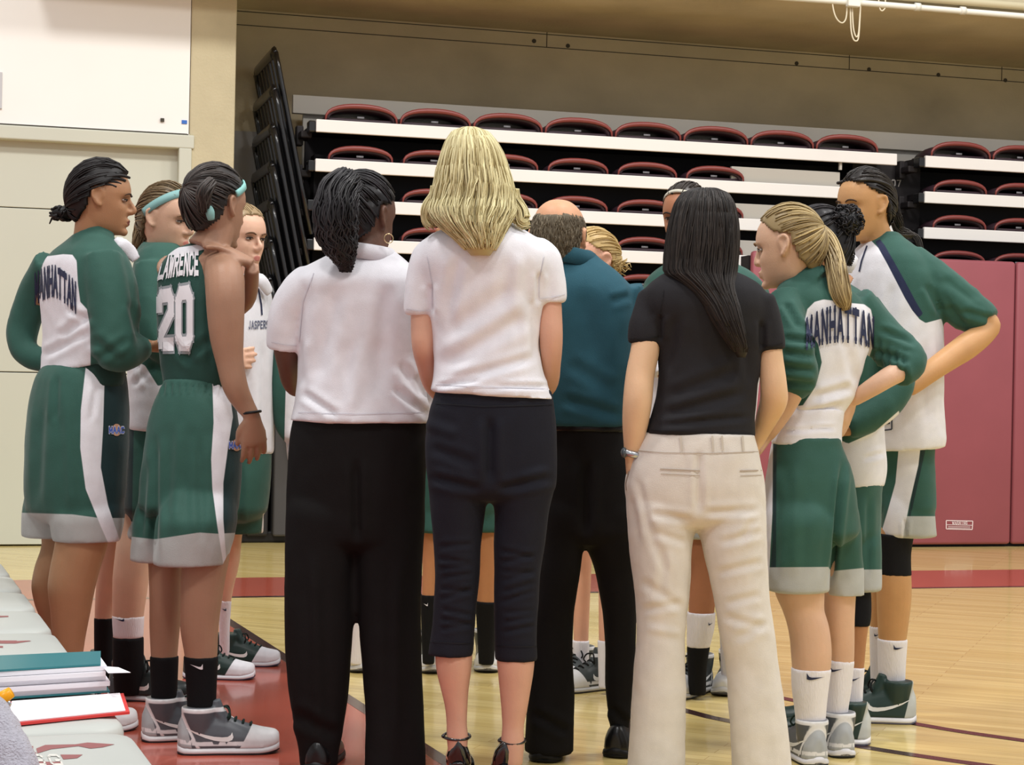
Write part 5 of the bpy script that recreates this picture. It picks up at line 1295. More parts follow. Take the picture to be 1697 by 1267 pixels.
mb = MB(); p.st(mb, [(702, 910, 1035), (707, 910, 1036), (715, 911, 1037)], 0, .76, n=30, k=1.015); p.wear('belt', mb, mat('black_belt', lin(14, 13, 14), rough=.4), .007, 1)
p.shoe(905, 1256, 5, SH_MAN, 1.1, True); p.shoe(1028, 1249, 15, SH_MAN, 1.08, True)
def ringline(q):
    x, y, z = q[:, 0], q[:, 1], q[:, 2]
    return (z < .060 + .12 * np.abs(x)) & (z > -.078) & (y < .03 + np.minimum(z, .02) * 1.0) & ((z > .03) | (y < -.028))
h = MB(); p.cap(h, .002, ringline, noise=.0012, fr=180); g = np.random.default_rng(31); k = 0
while k < 900:
    d = g.normal(size=3); d /= np.linalg.norm(d); q = p.capv(d, .002)
    if not ringline(q[None])[0]: continue
    e = d + np.array((0, .0, -.22)) + g.normal(size=3) * .06; e /= np.linalg.norm(e); P_ = np.array([p.capv(d, .002), p.capv((d + e) / np.linalg.norm(d + e), .005), p.capv(e, .003)])
    h.tube(xf(p.HM, P_), .001, 4, r=float(g.random())); k += 1
p.hair(h, lin(84, 74, 58), lin(134, 122, 102), rough=.6)
# --- woman in black t-shirt and beige trousers
p = Person('woman with long straight dark hair in black t-shirt and beige flared trousers, watch on wrist', 5.15, 1170, SKIN_M)
p.head(1164, 388, 0, -6, -6, 0, 1.02)
p.limb(p.body, [(1164, 410, .0, 33), (1164, 440, -.01, 33), (1166, 465, -.01, 42)])
tor = [(446, 1120, 1210), (456, 1096, 1234), (468, 1078, 1256), (484, 1066, 1270), (505, 1064, 1276), (540, 1076, 1270), (570, 1088, 1264), (620, 1090, 1258), (660, 1086, 1254), (690, 1078, 1252), (722, 1068, 1253, 0, -3)]
p.st(p.body, [(462, 1100, 1235), (490, 1085, 1258), (560, 1095, 1255), (660, 1092, 1246), (740, 1072, 1246), (800, 1050, 1256)], -8, .6, k=.93)
sl = [(1084, 490, 0, 28), (1074, 520, -.01, 28), (1069, 545, -.02, 29), (1068, 570, -.02, 29)]; sr = [(1256, 494, 0, 28), (1268, 530, .0, 27), (1275, 560, 0, 26), (1277, 580, 0, 25)]
p.limb(p.body, [(1084, 490, 0, 21), (1072, 540, -.02, 22), (1069, 580, -.03, 24), (1061, 620, -.04, 24), (1057, 660, -.05, 24.5), (1053, 700, -.04, 22), (1049, 735, -.03, 16), (1046, 758, -.02, 12)], 20)
p.hand(p.P(1046, 756, -.02), (.06, .35, -1), (1, .1, 0), 1, .25, .95, .05)
p.limb(p.body, [(1256, 494, 0, 20), (1274, 560, 0, 19), (1278, 600, 0, 21), (1282, 640, 0, 22.5), (1282, 664, .02, 23), (1272, 690, .06, 19), (1262, 715, .10, 14), (1256, 732, .12, 11)], 20)
p.hand(p.P(1257, 730, .12), (-.5, .3, -.8), (-.7, -.2, .5), -1, .5, .95)
fL, fR = fd(1090, 1302) - 5.15, fd(1264, 1306) - 5.15
p.leg(p.body, [(800, 1055, 1140), (900, 1058, 1135), (1100, 1068, 1122), (1290, 1075, 1110)], 800, 0, 1302, fL, k=.9); p.leg(p.body, [(800, 1165, 1250), (900, 1178, 1258), (1100, 1222, 1275), (1290, 1245, 1285)], 800, 0, 1306, fR, k=.9)
p.finish(.0048, .3)
mb = MB(); p.st(mb, tor, -8, .62); p.limb(mb, sl); p.limb(mb, sr)
ts = p.wear('t_shirt', mb, M_BLACKT, .0075, 8, COTTON, [(1100, 660, 1230, 610, 9, -.006), (1090, 690, 1240, 650, 8, -.007), (1085, 705, 1250, 690, 5, -.006), (1120, 520, 1105, 620, 9, -.006), (1230, 540, 1245, 640, 8, -.006), (1095, 520, 1094, 565, 5, -.008), (1262, 530, 1262, 580, 5, -.008)])
seams(ts, [[(1043, 561), (1068, 562), (1092, 557)], [(1263, 573), (1280, 573), (1297, 568)], [(1100, 480), (1094, 520), (1094, 556)]], (24, 23, 26)); seams(ts, [[(1074, 712), (1150, 716), (1246, 719)]], (24, 23, 26), 'hem_seam')
mb = MB(); p.hips(mb, [(716, 1068, 1252), (724, 1062, 1253), (745, 1050, 1258), (770, 1042, 1264), (800, 1036, 1269), (830, 1038, 1271), (850, 1040, 1271)], 0, (.62, .50))
p.leg(mb, [(780, 1040, 1164), (820, 1036, 1160), (850, 1040, 1156), (900, 1042, 1149), (950, 1048, 1146), (1000, 1053, 1142), (1050, 1054, 1136), (1100, 1050, 1136), (1150, 1046, 1138), (1200, 1043, 1138), (1296, 1036, 1136)], 800, 0, 1302, fL, .95); p.leg(mb, [(780, 1150, 1268), (820, 1152, 1270), (850, 1156, 1271), (900, 1161, 1272), (950, 1172, 1273), (1000, 1183, 1277), (1050, 1191, 1284), (1100, 1202, 1290), (1150, 1205, 1297), (1200, 1208, 1304), (1298, 1214, 1316)], 800, 0, 1306, fR, .95)
cr = [(1075, 850, 1150, 862, 6, -.010), (1165, 850, 1262, 845, 6, -.010), (1158, 745, 1158, 850, 6, -.014), (1080, 880, 1140, 900, 6, -.007), (1065, 850, 1110, 960, 7, -.007), (1190, 900, 1265, 880, 6, -.008), (1185, 950, 1268, 930, 6, -.007), (1200, 1000, 1262, 985, 6, -.007), (1195, 1020, 1270, 1040, 6, -.007), (1060, 960, 1135, 1010, 7, -.007), (1062, 1010, 1130, 1000, 6, -.007), (1070, 1040, 1132, 1050, 6, .005), (1045, 820, 1060, 900, 6, -.006), (1215, 1060, 1275, 1030, 7, -.006), (1250, 860, 1225, 900, 6, -.007), (1100, 905, 1095, 985, 6, -.005), (1055, 790, 1075, 870, 6, -.006)]
cr = [(a, b, c, d, w, k * .55) for a, b, c, d, w, k in cr]
tr_ = p.wear('trousers', mb, M_BEIGE, .0075, 3, CHINO, cr)
M_ST = mat('beige_stitch', lin(172, 156, 140))
decal('waist_seam', line_quads([(1050, 746), (1100, 750), (1180, 751), (1256, 748)], 1.3), tr_, M_ST, tr_, off=.002, sub=1)
for x in (1128, 1180, 1196, 1230): decal('belt_loop', line_quads([(x, 722), (x + 2, 746)], 3.2), tr_, mat('beige_loop', lin(190, 180, 166)), tr_, off=.004, sub=1)
for a, b in (((1094, 777), (1160, 780)), ((1226, 780), (1262, 779))): decal('pocket_welt', line_quads([a, b], 2.2), tr_, M_ST, tr_, off=.002, sub=1); decal('pocket_edge', line_quads([(a[0] + 1, a[1] + 8), (b[0], b[1] + 8)], 1.2), tr_, M_ST, tr_, off=.002, sub=1)
decal('side_pocket', line_quads([(1045, 770), (1037, 800), (1038, 812)], 1.4), tr_, M_ST, tr_, off=.002, sub=1)
p.shoe(1090, 1303, 2, SH_MAN, .95, True); p.shoe(1264, 1307, 6, SH_MAN, .95, True)
mb = MB(); c = p.P(1048, 752, -.026); mb.tube(np.array([c + np.array((math.cos(t) * .0275, math.sin(t) * .025, -.006 * math.cos(t))) for t in np.linspace(0, 6.28, 33)[:-1]]), .0065, 8, closed=True, up=(0, 0, 1), flat=1.5)
wt = put('wristwatch', mb, mat('steel_watch', lin(180, 182, 186), rough=.25, metal=.9), p.root, smooth=True)
mb = MB(); mb.ball(c + np.array((-.024, -.012, .004)), (.010, .014, .015)); put('watch_dial', mb, mat('watch_glass', lin(70, 78, 84), rough=.1, spec=.6), wt, smooth=True)
h = MB()
HB = [(313, 1150, 1190, -.02), (319, 1134, 1204, -.025), (332, 1122, 1214, -.03), (355, 1113, 1221, -.03), (380, 1107, 1224, -.03), (410, 1103, 1224, -.03), (435, 1101, 1222, -.03), (455, 1104, 1219, -.04), (470, 1128, 1216, -.07), (486, 1148, 1218, -.09), (505, 1165, 1224, -.105), (530, 1180, 1230, -.115), (555, 1196, 1236, -.12), (578, 1212, 1240, -.12), (592, 1222, 1236, -.12)]
p.fall(h, HB, 0, 1.0, 620, .0018, .003, .8, 41, ends=(.62, 1.0))
p.hair(h, lin(24, 21, 20), lin(56, 50, 46), rough=.5)

# --- ponytail player, near right
p = Person('player with light brown ponytail, hands on hips, lettering on white jacket back', 5.5, 1345, lin(214, 174, 146), lin(206, 136, 124))
p.head(1306, 409, 0, -66, -8, 0, 1.0, nose=-1.2)
p.limb(p.body, [(1316, 430, .0, 29), (1330, 460, .01, 30), (1345, 485, .02, 40)])
tor = [(452, 1312, 1370), (462, 1300, 1388), (474, 1288, 1408), (488, 1282, 1424), (505, 1284, 1436), (540, 1296, 1442), (580, 1304, 1440), (620, 1306, 1428), (650, 1304, 1420), (680, 1300, 1404, 0, 3), (700, 1310, 1386, 0, 2), (708, 1325, 1370)]
p.st(p.body, [(470, 1310, 1400), (500, 1298, 1420), (600, 1312, 1418), (720, 1292, 1392), (800, 1285, 1410)], -25, .6, k=.92)
sl = [(1300, 492, -.06, 30), (1306, 540, -.12, 32), (1318, 590, -.15, 33), (1324, 625, -.13, 31), (1312, 650, -.10, 22)]
sr = [(1418, 494, .06, 28), (1448, 540, .08, 34), (1480, 578, .08, 36), (1504, 598, .06, 33), (1488, 622, .02, 24)]
p.limb(p.body, [(1300, 494, -.06, 20), (1316, 590, -.15, 18), (1318, 640, -.13, 17), (1300, 676, -.10, 17), (1282, 706, -.08, 14), (1272, 722, -.06, 11)]); p.hand(p.P(1273, 720, -.06), (-.55, .3, -.75), (.5, .4, -.6), 1, .5, .9)
p.limb(p.body, [(1418, 496, .06, 20), (1480, 580, .08, 19), (1500, 606, .06, 18), (1470, 626, .0, 17), (1440, 645, .0, 15), (1414, 662, .04, 12)]); p.hand(p.P(1412, 662, .05), (-.35, -.12, -.9), (-.7, .6, .0), -1, .45, .85)
L1 = [(880, 1280, 1372), (940, 1282, 1368), (985, 1285, 1366), (1010, 1296, 1366), (1030, 1303, 1372), (1060, 1309, 1377), (1085, 1311, 1378), (1110, 1313, 1376), (1150, 1315, 1371), (1190, 1320, 1366), (1240, 1322, 1364)]
L2 = [(880, 1355, 1425), (940, 1362, 1420), (985, 1364, 1418), (1030, 1366, 1416), (1060, 1370, 1416), (1095, 1376, 1415), (1150, 1372, 1408), (1190, 1368, 1403), (1230, 1370, 1402)]
fL, fR = fd(1342, 1262) - 5.5, fd(1388, 1248) - 5.5
p.leg(p.body, L1, 760, -.04, 1262, fL); p.leg(p.body, L2, 760, .06, 1248, fR)
p.finish(.005, .3)
p.eyes(lin(80, 80, 80), lin(150, 120, 90), closed=.2)
mb = MB(); p.st(mb, tor, -25, .64); p.limb(mb, sl); p.limb(mb, sr); p.limb(mb, [(1324, 450, .0, 32), (1338, 470, .0, 44)])
panel = [(1334, 530), (1338, 512), (1350, 500), (1365, 496), (1410, 502), (1432, 504), (1443, 512), (1447, 530), (1446, 575), (1434, 610), (1426, 640), (1440, 760), (1270, 760), (1292, 672), (1330, 672), (1352, 640), (1362, 600), (1356, 570), (1342, 548)]
bunch = []
for k in range(5): bunch += [(1440 + 14 * k, 560 + 9 * k - 8, 1452 + 12 * k, 612 + 3 * k, 4, -.007)]
for k in range(4): bunch += [(1296, 560 + 24 * k, 1352, 566 + 24 * k, 5, -.008)]
jk = p.wear('jacket', mb, M_JACK, .0075, 3, COTTON, bunch + [(1300, 500, 1325, 545, 5, -.010), (1345, 660, 1415, 640, 7, -.008), (1400, 560, 1420, 640, 7, -.005), (1455, 545, 1520, 570, 5, -.008), (1445, 580, 1510, 600, 5, -.008), (1320, 690, 1400, 670, 6, -.006)],
            {'white': jmask(p, panel, [sl, sr], 500), 'pipe': no})
q = stroke_text('MANHATTAN', th=.23, serif=.22, gap=.32); u, w_ = q[..., 0], q[..., 1]
decal('back_lettering', np.stack([1336 + u * 112, 576 - 2 * u - 12 * np.sin(np.pi * u) - w_ * (46 + 8 * np.sin(np.pi * u))], -1), jk, M_PRINTN, jk, off=.005, sub=2)
mb = MB(); p.st(mb, [(676, 1292, 1402), (700, 1284, 1398), (722, 1278, 1396), (738, 1276, 1396)], -20, .72); p.wear('undershirt', mb, M_TEEW, .009, 3, COTTON, [(1290, 715, 1390, 708, 3, -.006)])
mb = MB(); p.hips(mb, [(724, 1282, 1394), (738, 1278, 1396), (760, 1274, 1406), (800, 1268, 1418), (850, 1267, 1425), (880, 1267, 1428)], -20, (.78, .66))
p.leg(mb, [(800, 1268, 1386), (850, 1267, 1384), (900, 1267, 1380), (940, 1267, 1376), (979, 1268, 1374)], 760, -.05, 1262, fL, 1.0); p.leg(mb, [(800, 1340, 1418), (850, 1350, 1426), (900, 1358, 1429), (940, 1364, 1432), (986, 1366, 1434)], 760, .05, 1248, fR, 1.0)
so = p.wear('shorts', mb, M_SHORTS, .0075, 4, COTTON, [(1398, 760, 1376, 970, 5, -.012), (1392, 790, 1378, 940, 4, -.006), (1320, 760, 1316, 960, 9, .005), (1290, 800, 1285, 960, 7, -.005)],
            {'dark': p.pm([(1281, 720), (1287, 720), (1286, 960), (1276, 1000), (1272, 1000), (1280, 900)]), 'hem': hem_mask([(1250, 940), (1373, 939), (1377, 946), (1440, 940)]), 'stripe': p.pm([(1240, 720), (1281, 720), (1280, 850), (1274, 960), (1270, 1000), (1240, 1000)])})
sock(p, 'sock', [(1105, 1311, 1378), (1140, 1312, 1373), (1180, 1317, 1369), (1240, 1321, 1366)], M_SOCKW, 760, -.04, 1262, fL, (1337, 1122, 1371, 1121, 8)); sock(p, 'sock', [(1092, 1374, 1416), (1140, 1371, 1411), (1180, 1367, 1405), (1230, 1368, 1403)], M_SOCKW, 760, .06, 1248, fR, (1376, 1110, 1401, 1107, 6))
p.shoe(1342, 1263, -14, SH_GREY, 1.0); p.shoe(1388, 1249, -10, SH_GREY, 1.0)
h = MB(); p.cap(h, .008); p.slick(h, (.1, -.95, .28), 260, .010, rad=.0024, seed=51); tp = [(1360, 378, .04, 8), (1372, 396, .02, 13), (1382, 425, -.02, 16), (1388, 455, -.07, 18), (1394, 485, -.09, 17), (1400, 503, -.09, 11), (1402, 514, -.09, 4)]
p.tail(h, tp, 90, .0024, .004, seed=52); p.hair(h, lin(118, 98, 66), lin(206, 184, 134))
mb = MB(); mb.tube([p.P(1352, 374, .03), p.P(1360, 377, .03), p.P(1364, 380, .03)], [.011, .013, .011], 10); put('hair_tie', mb, mat('dark_tie', lin(40, 34, 36), rough=.7), p.root, smooth=True)

# --- player behind with curly bun and knee sleeve
p = Person('player with curly black bun half hidden between ponytail player and tall player', 5.88, 1415, lin(176, 124, 84))
p.head(1354, 406, .02, -82, 0, 0, .98)
p.limb(p.body, [(1362, 428, .02, 26), (1372, 460, .02, 28), (1385, 480, .03, 36)])
tor = [(468, 1345, 1408), (480, 1332, 1430), (500, 1328, 1446), (560, 1335, 1462), (640, 1345, 1466), (720, 1355, 1468), (780, 1365, 1472), (806, 1370, 1468)]
p.st(p.body, [(490, 1340, 1425), (600, 1345, 1450), (820, 1372, 1455)], -50, .7, k=.9)
sr = [(1428, 506, .0, 30), (1470, 570, -.04, 32), (1490, 630, -.06, 28), (1468, 668, -.09, 27), (1430, 696, -.12, 25), (1404, 708, -.14, 19)]
p.limb(p.body, [(1428, 506, .0, 20), (1488, 630, -.06, 17), (1420, 702, -.12, 13), (1398, 712, -.14, 10)]); p.hand(p.P(1400, 711, -.14), (-1, .2, -.2), (0, .6, .6), 1, .6)
fA = fd(1416, 1230) - 5.88
L1 = [(880, 1402, 1462), (940, 1402, 1452), (985, 1404, 1442), (1030, 1407, 1440), (1060, 1408, 1436), (1105, 1404, 1432), (1150, 1402, 1428), (1215, 1402, 1426)]
p.leg(p.body, L1, 780, 0, 1230, fA); p.leg(p.body, [(880, 1360, 1420), (985, 1368, 1412), (1100, 1376, 1408), (1220, 1380, 1402)], 780, .15, 1215, .2)
p.finish(.006)
mb = MB(); p.st(mb, tor, -50, .75); p.limb(mb, sr)
p.wear('jacket', mb, M_JACK, .009, 4, COTTON, [(1430, 760, 1468, 750, 4, -.005)], {'white': jmask(p, [(1380, 722), (1405, 735), (1450, 715), (1490, 680), (1490, 820), (1380, 820)], [sr], 560), 'pipe': no})
mb = MB(); p.hips(mb, [(790, 1370, 1466), (840, 1366, 1463), (880, 1364, 1462)], -50, (.85, .8)); p.leg(mb, [(840, 1388, 1463), (900, 1392, 1461), (940, 1395, 1461), (979, 1398, 1461)], 780, 0, 1230, fA); p.leg(mb, [(840, 1360, 1430), (975, 1362, 1425)], 780, .12, 1215, .2) if False else None
p.wear('shorts', mb, M_SHORTS, .009, 4, COTTON, [(1440, 820, 1438, 960, 5, -.006)], {'dark': no, 'hem': hem_mask([(1350, 944), (1480, 943)]), 'stripe': no})
sock(p, 'knee_sleeve', [(976, 1402, 1442), (1005, 1405, 1443), (1026, 1406, 1442), (1037, 1406, 1440)], M_KNEE, 780, 0, 1230, fA)
sock(p, 'sock', [(1104, 1401, 1433), (1150, 1399, 1430), (1215, 1400, 1428)], M_SOCKW, 780, 0, 1230, fA, (1411, 1126, 1428, 1121, 5)); sock(p, 'sock', [(1100, 1374, 1409), (1160, 1376, 1406), (1220, 1378, 1404)], M_SOCKW, 780, .15, 1215, .2)
p.shoe(1406, 1231, -80, SH_GREEN, 1.0); p.shoe(1392, 1214, -70, SH_GREEN, 1.0)
h = MB(); p.cap(h, .010, noise=.003); p.slick(h, (0, -.7, .6), 120, .012, seed=61); c = np.array(p.P(1402, 366, -.02)); g = np.random.default_rng(5)
h.ball(c, (.048, .046, .044))
for k in range(230):
    d = g.normal(size=3); d /= np.linalg.norm(d); b = c + d * (.044, .044, .042); e1 = np.cross(d, g.normal(size=3)); e1 /= np.linalg.norm(e1); r_ = .006 + .006 * g.random()
    h.tube([b + e1 * r_ * math.cos(t) + d * r_ * (math.sin(t) + .5) for t in np.linspace(0, 5, 7)], .0022, 4, r=float(g.random()))
p.tail(h, [(1398, 384, .0, 12), (1404, 405, .02, 12), (1406, 425, .02, 9), (1404, 440, .02, 4)], 40, .0026, .008, seed=62, fr=5)
p.hair(h, lin(16, 15, 16), lin(58, 54, 56), rough=.35)

# --- tall player on the right
p = Person('tall player with hand on hip, white jacket with green raglan sleeves, black knee sleeve', 6.2, 1475, SKIN_T, lin(176, 110, 84))
p.head(1433, 341, 0, -120, -6, 0, 1.0)
p.limb(p.body, [(1442, 362, .0, 27), (1452, 395, .02, 27), (1462, 425, .03, 36)])
tor = [(384, 1452, 1484), (396, 1438, 1500), (408, 1424, 1514), (424, 1410, 1530), (450, 1402, 1546), (500, 1398, 1556), (540, 1398, 1557), (600, 1402, 1558), (660, 1406, 1557), (710, 1410, 1561), (732, 1412, 1562, 0, 6), (744, 1414, 1560, 0, 6)]
p.st(p.body, [(415, 1430, 1510), (460, 1415, 1535), (560, 1420, 1540), (680, 1440, 1530), (760, 1455, 1530)], -140, .6, k=.88)
sr = [(1508, 424, -.04, 24), (1540, 456, -.06, 33), (1574, 490, -.07, 36), (1604, 514, -.07, 35), (1628, 526, -.07, 30), (1640, 534, -.08, 24)]
p.limb(p.body, [(1508, 424, -.04, 20), (1574, 490, -.07, 20), (1634, 532, -.07, 19), (1634, 548, -.08, 19), (1604, 572, -.12, 22), (1572, 594, -.16, 20), (1544, 614, -.20, 18), (1520, 634, -.22, 15), (1506, 645, -.22, 13)], 20)
p.hand(p.P(1508, 643, -.22), (-.85, .1, -.35), (-.1, .9, .3), 1, .6)
p.limb(p.body, [(1420, 440, .1, 22), (1400, 540, .15, 18), (1420, 630, .1, 13)])
fA, fB = fd(1490, 1192) - 6.2, fd(1462, 1178) - 6.2
p.leg(p.body, [(780, 1475, 1520), (840, 1466, 1514), (890, 1458, 1511), (930, 1456, 1508), (960, 1453, 1510), (990, 1453, 1510), (1020, 1454, 1507), (1058, 1456, 1502), (1100, 1458, 1498), (1180, 1460, 1496)], 760, -.05, 1192, fA); p.leg(p.body, [(840, 1436, 1500), (920, 1440, 1482), (1000, 1441, 1478), (1036, 1442, 1474), (1100, 1444, 1472), (1165, 1446, 1472)], 760, .08, 1178, fB)
p.finish(.005, .32)
p.eyes(lin(50, 36, 28), lin(60, 42, 32), closed=.3)
mb = MB(); p.st(mb, tor, -140, .70); p.limb(mb, sr); p.limb(mb, [(1464, 392, .02, 24), (1470, 408, .02, 34)])
wp = [(1380, 380), (1440, 395), (1456, 411), (1470, 436), (1485, 465), (1500, 494), (1512, 514), (1524, 529), (1534, 535), (1560, 528), (1580, 600), (1580, 780), (1380, 780)]
pipe = [(1450, 400), (1456, 411), (1470, 436), (1485, 465), (1500, 494), (1512, 514), (1522, 526), (1530, 520), (1518, 500), (1500, 466), (1482, 434), (1466, 406), (1458, 396)]
jk = p.wear('jacket', mb, M_JACK, .0075, 3, COTTON, [(1535, 470, 1560, 520, 6, -.008), (1570, 505, 1600, 540, 6, -.008), (1560, 460, 1620, 500, 8, -.006), (1500, 560, 1480, 700, 10, -.006), (1530, 560, 1535, 700, 9, -.005), (1480, 470, 1470, 560, 8, -.005), (1590, 515, 1650, 530, 5, -.006)],
            {'white': jmask(p, wp, [sr], 470), 'pipe': p.pm(pipe)})
decal('jacket_patch', line_quads([(1462, 696), (1478, 693), (1478, 711), (1463, 713), (1462, 696)], 2.4) + line_quads([(1465, 702), (1475, 700)], 4), jk, mat('dark_patch', lin(70, 74, 84)), jk, sub=1)
decal('zip', line_quads([(1437, 407), (1428, 432), (1424, 450)], 2.5), jk, M_PRINTN, jk)
cb = MB(); cb.tube([p.P(1418, 424, -.12), p.P(1408, 438, -.13), p.P(1404, 452, -.12)], [.016, .024, .016], 10, sub=3, flat=.5); p.wear('collar_flap', cb, M_TEEW, .006, 2)
mb = MB(); p.hips(mb, [(715, 1428, 1548), (750, 1440, 1546), (800, 1446, 1548), (840, 1448, 1549)], -140, (.8, .75)); p.leg(mb, [(790, 1462, 1548), (840, 1461, 1549), (870, 1460, 1551), (889, 1460, 1552)], 760, -.05, 1192, fA, .85); p.leg(mb, [(790, 1440, 1520), (840, 1440, 1515), (880, 1440, 1510)], 760, .08, 1178, fB, .85)
p.wear('shorts', mb, M_SHORTS, .008, 4, COTTON, [(1500, 860, 1500, 890, 3, -.01)], {'dark': p.pm([(1526, 735), (1536, 735), (1508, 860), (1498, 895)]), 'hem': lambda v, uv, front: np.where(uv[:, 0] > 1490, uv[:, 1] - 855, -5.) * .002, 'stripe': p.pm([(1490, 735), (1526, 735), (1522, 770), (1508, 830), (1498, 880), (1496, 900), (1455, 900), (1470, 850), (1484, 800)])})
sock(p, 'knee_sleeve', [(884, 1455, 1513), (915, 1455, 1508), (940, 1455, 1508), (953, 1455, 1509)], M_KNEE, 760, -.05, 1192, fA)
sock(p, 'sock', [(1057, 1454, 1504), (1100, 1455, 1501), (1180, 1457, 1498)], M_SOCKW, 760, -.05, 1192, fA, (1481, 1073, 1500, 1072, 6)); sock(p, 'sock', [(1036, 1441, 1476), (1100, 1442, 1474), (1165, 1444, 1474)], M_SOCKW, 760, .08, 1178, fB, (1449, 1052, 1460, 1050, 4))
p.shoe(1481, 1196, -86, SH_GREEN, 1.06); p.shoe(1466, 1178, -80, SH_GREEN, 1.04)
h = MB(); p.cap(h, .008, noise=.0015); p.slick(h, (0, -.88, -.4), 240, .010, rad=.0026, seed=71)
for k in range(9):
    a = .25 * (k - 4); P_ = np.array([(math.sin(a) * .06, .07, .085), (math.sin(a) * .085, .02, .112 - abs(a) * .03), (math.sin(a) * .09, -.05, .09 - abs(a) * .03), (math.sin(a) * .05, -.1, .02)]); h.tube(xf(p.HM, P_), .0055, 6, sub=4, r=.4)
for k in range(8): p.tail(h, [(1478, 352 + k * 2, .06, 3), (1490, 374 + k * 2, .08, 4), (1504 + k * 2, 384 + k, .1, 3.5), (1516 + k * 1.5, 396 + k * 2, .1, 3), (1522 + k, 408 + k, .1, 2)], 8, .0022, .002, seed=72 + k)
p.tail(h, [(1470, 330, .07, 12), (1482, 356, .07, 11), (1490, 378, .08, 8)], 30, seed=90)
p.hair(h, lin(22, 19, 18), lin(64, 58, 54), rough=.32)

# --- far side of the circle
p = Person('blonde player with hair tied back, half hidden behind the balding man', 6.8, 985, lin(224, 170, 142))
p.head(982, 434, 0, -122, -8, 0, 1.0)
p.limb(p.body, [(985, 455, 0, 25), (988, 485, .02, 25), (988, 510, .02, 34)])
p.st(p.body, [(500, 960, 1015), (560, 935, 1040), (760, 940, 1035), (860, 938, 1036)], -160, .6, k=.9)
f8 = fd(996, 1150) - 6.8
p.leg(p.body, [(840, 990, 1036), (950, 992, 1026), (1040, 992, 1018), (1140, 993, 1014)], 800, 0, 1150, f8); p.leg(p.body, [(840, 940, 985), (950, 946, 980), (1040, 950, 976), (1130, 950, 974)], 800, .1, 1140, .1)
sl = [(946, 525, 0, 22), (930, 590, -.05, 20), (940, 650, -.1, 16)]; sr = [(1030, 525, 0, 22), (1044, 590, -.05, 20), (1030, 650, -.1, 16)]
for q in (sl, sr): p.limb(p.body, [(x, y, d_, r * .7) for x, y, d_, r in q])
p.finish(.0065); p.eyes(brow=lin(150, 124, 90))
mb = MB(); p.st(mb, [(490, 968, 1010), (505, 945, 1030), (530, 932, 1042), (600, 932, 1040), (740, 932, 1040)], -160, .64); p.limb(mb, sl); p.limb(mb, sr); p.wear('jacket', mb, M_JACK, .011, 4, None, (), {'white': lambda v, uv, fr: (uv[:, 1] - 560) * .002, 'pipe': no})
mb = MB(); p.hips(mb, [(725, 934, 1038), (800, 930, 1042), (840, 930, 1042)], 0, (.7, .6)); p.leg(mb, [(800, 982, 1042), (880, 984, 1044)], 800, 0, 1150, f8); p.leg(mb, [(800, 930, 990), (880, 928, 988)], 800, .05, 1140, .1); p.wear('shorts', mb, M_SHORTS, .011, 4, None, (), {'dark': no, 'hem': hem_mask([(900, 850), (1060, 850)]), 'stripe': no})
sock(p, 'sock', [(1060, 990, 1018), (1140, 992, 1015)], M_SOCKW, 800, 0, 1150, f8); sock(p, 'sock', [(1060, 948, 977), (1130, 949, 975)], M_SOCKW, 800, .1, 1140, .1)
p.shoe(1003, 1140, -125, SH_WB); p.shoe(962, 1140, 165, SH_WB) if False else p.shoe(962, 1128, -160, SH_WB)
h = MB(); p.cap(h, .006); p.slick(h, (-.05, -.95, .0), 170, .008, rad=.0024, seed=81); g = np.random.default_rng(8); c = np.array(p.P(1024, 441, .02)); h.ball(c, (.02, .03, .026), r=.4)
for k in range(40): d = g.normal(size=3); d /= np.linalg.norm(d); h.tube([c + d * .022, c + d * .032 + g.normal(size=3) * .008, c + d * .03 + g.normal(size=3) * .014], .0022, 4, r=float(g.random()))
p.hair(h, lin(172, 142, 88), lin(232, 206, 150))

p = Person('tall player in green warm-up with pale headband, mostly hidden behind the dark-haired woman', 6.57, 1165, lin(170, 114, 82))
p.head(1136, 361, 0, -150, -6, 0, 1.0)
p.limb(p.body, [(1142, 385, 0, 26), (1150, 415, .02, 27), (1158, 445, .02, 38)])
p.st(p.body, [(440, 1120, 1210), (480, 1085, 1250), (600, 1090, 1240), (780, 1100, 1225)], -165, .6, k=.9)
f9 = fd(1155, 1158) - 6.57; f9b = fd(1208, 1150) - 6.57
p.leg(p.body, [(840, 1135, 1192), (900, 1140, 1190), (960, 1142, 1187), (1010, 1141, 1184), (1060, 1141, 1176), (1150, 1143, 1168)], 800, 0, 1158, f9); p.leg(p.body, [(840, 1190, 1240), (960, 1192, 1234), (1150, 1198, 1222)], 800, 0, 1150, f9b)
sl = [(1088, 482, 0, 28), (1080, 560, -.05, 24), (1100, 620, -.12, 18)]; sr = [(1248, 482, 0, 28), (1254, 560, -.05, 24), (1230, 620, -.12, 18)]
for q in (sl, sr): p.limb(p.body, [(x, y, d_, r * .7) for x, y, d_, r in q])
p.finish(.0065); p.eyes(brow=lin(40, 30, 26), closed=.4)
mb = MB(); p.st(mb, [(424, 1136, 1180), (434, 1108, 1216), (448, 1086, 1242), (466, 1068, 1262), (490, 1064, 1270), (600, 1072, 1260), (790, 1082, 1240)], -165, .62); p.limb(mb, sl); p.limb(mb, sr); p.wear('jacket', mb, M_JACK, .010, 4, COTTON, (), {'white': lambda v, uv, fr: (uv[:, 1] - 540) * .002, 'pipe': no})
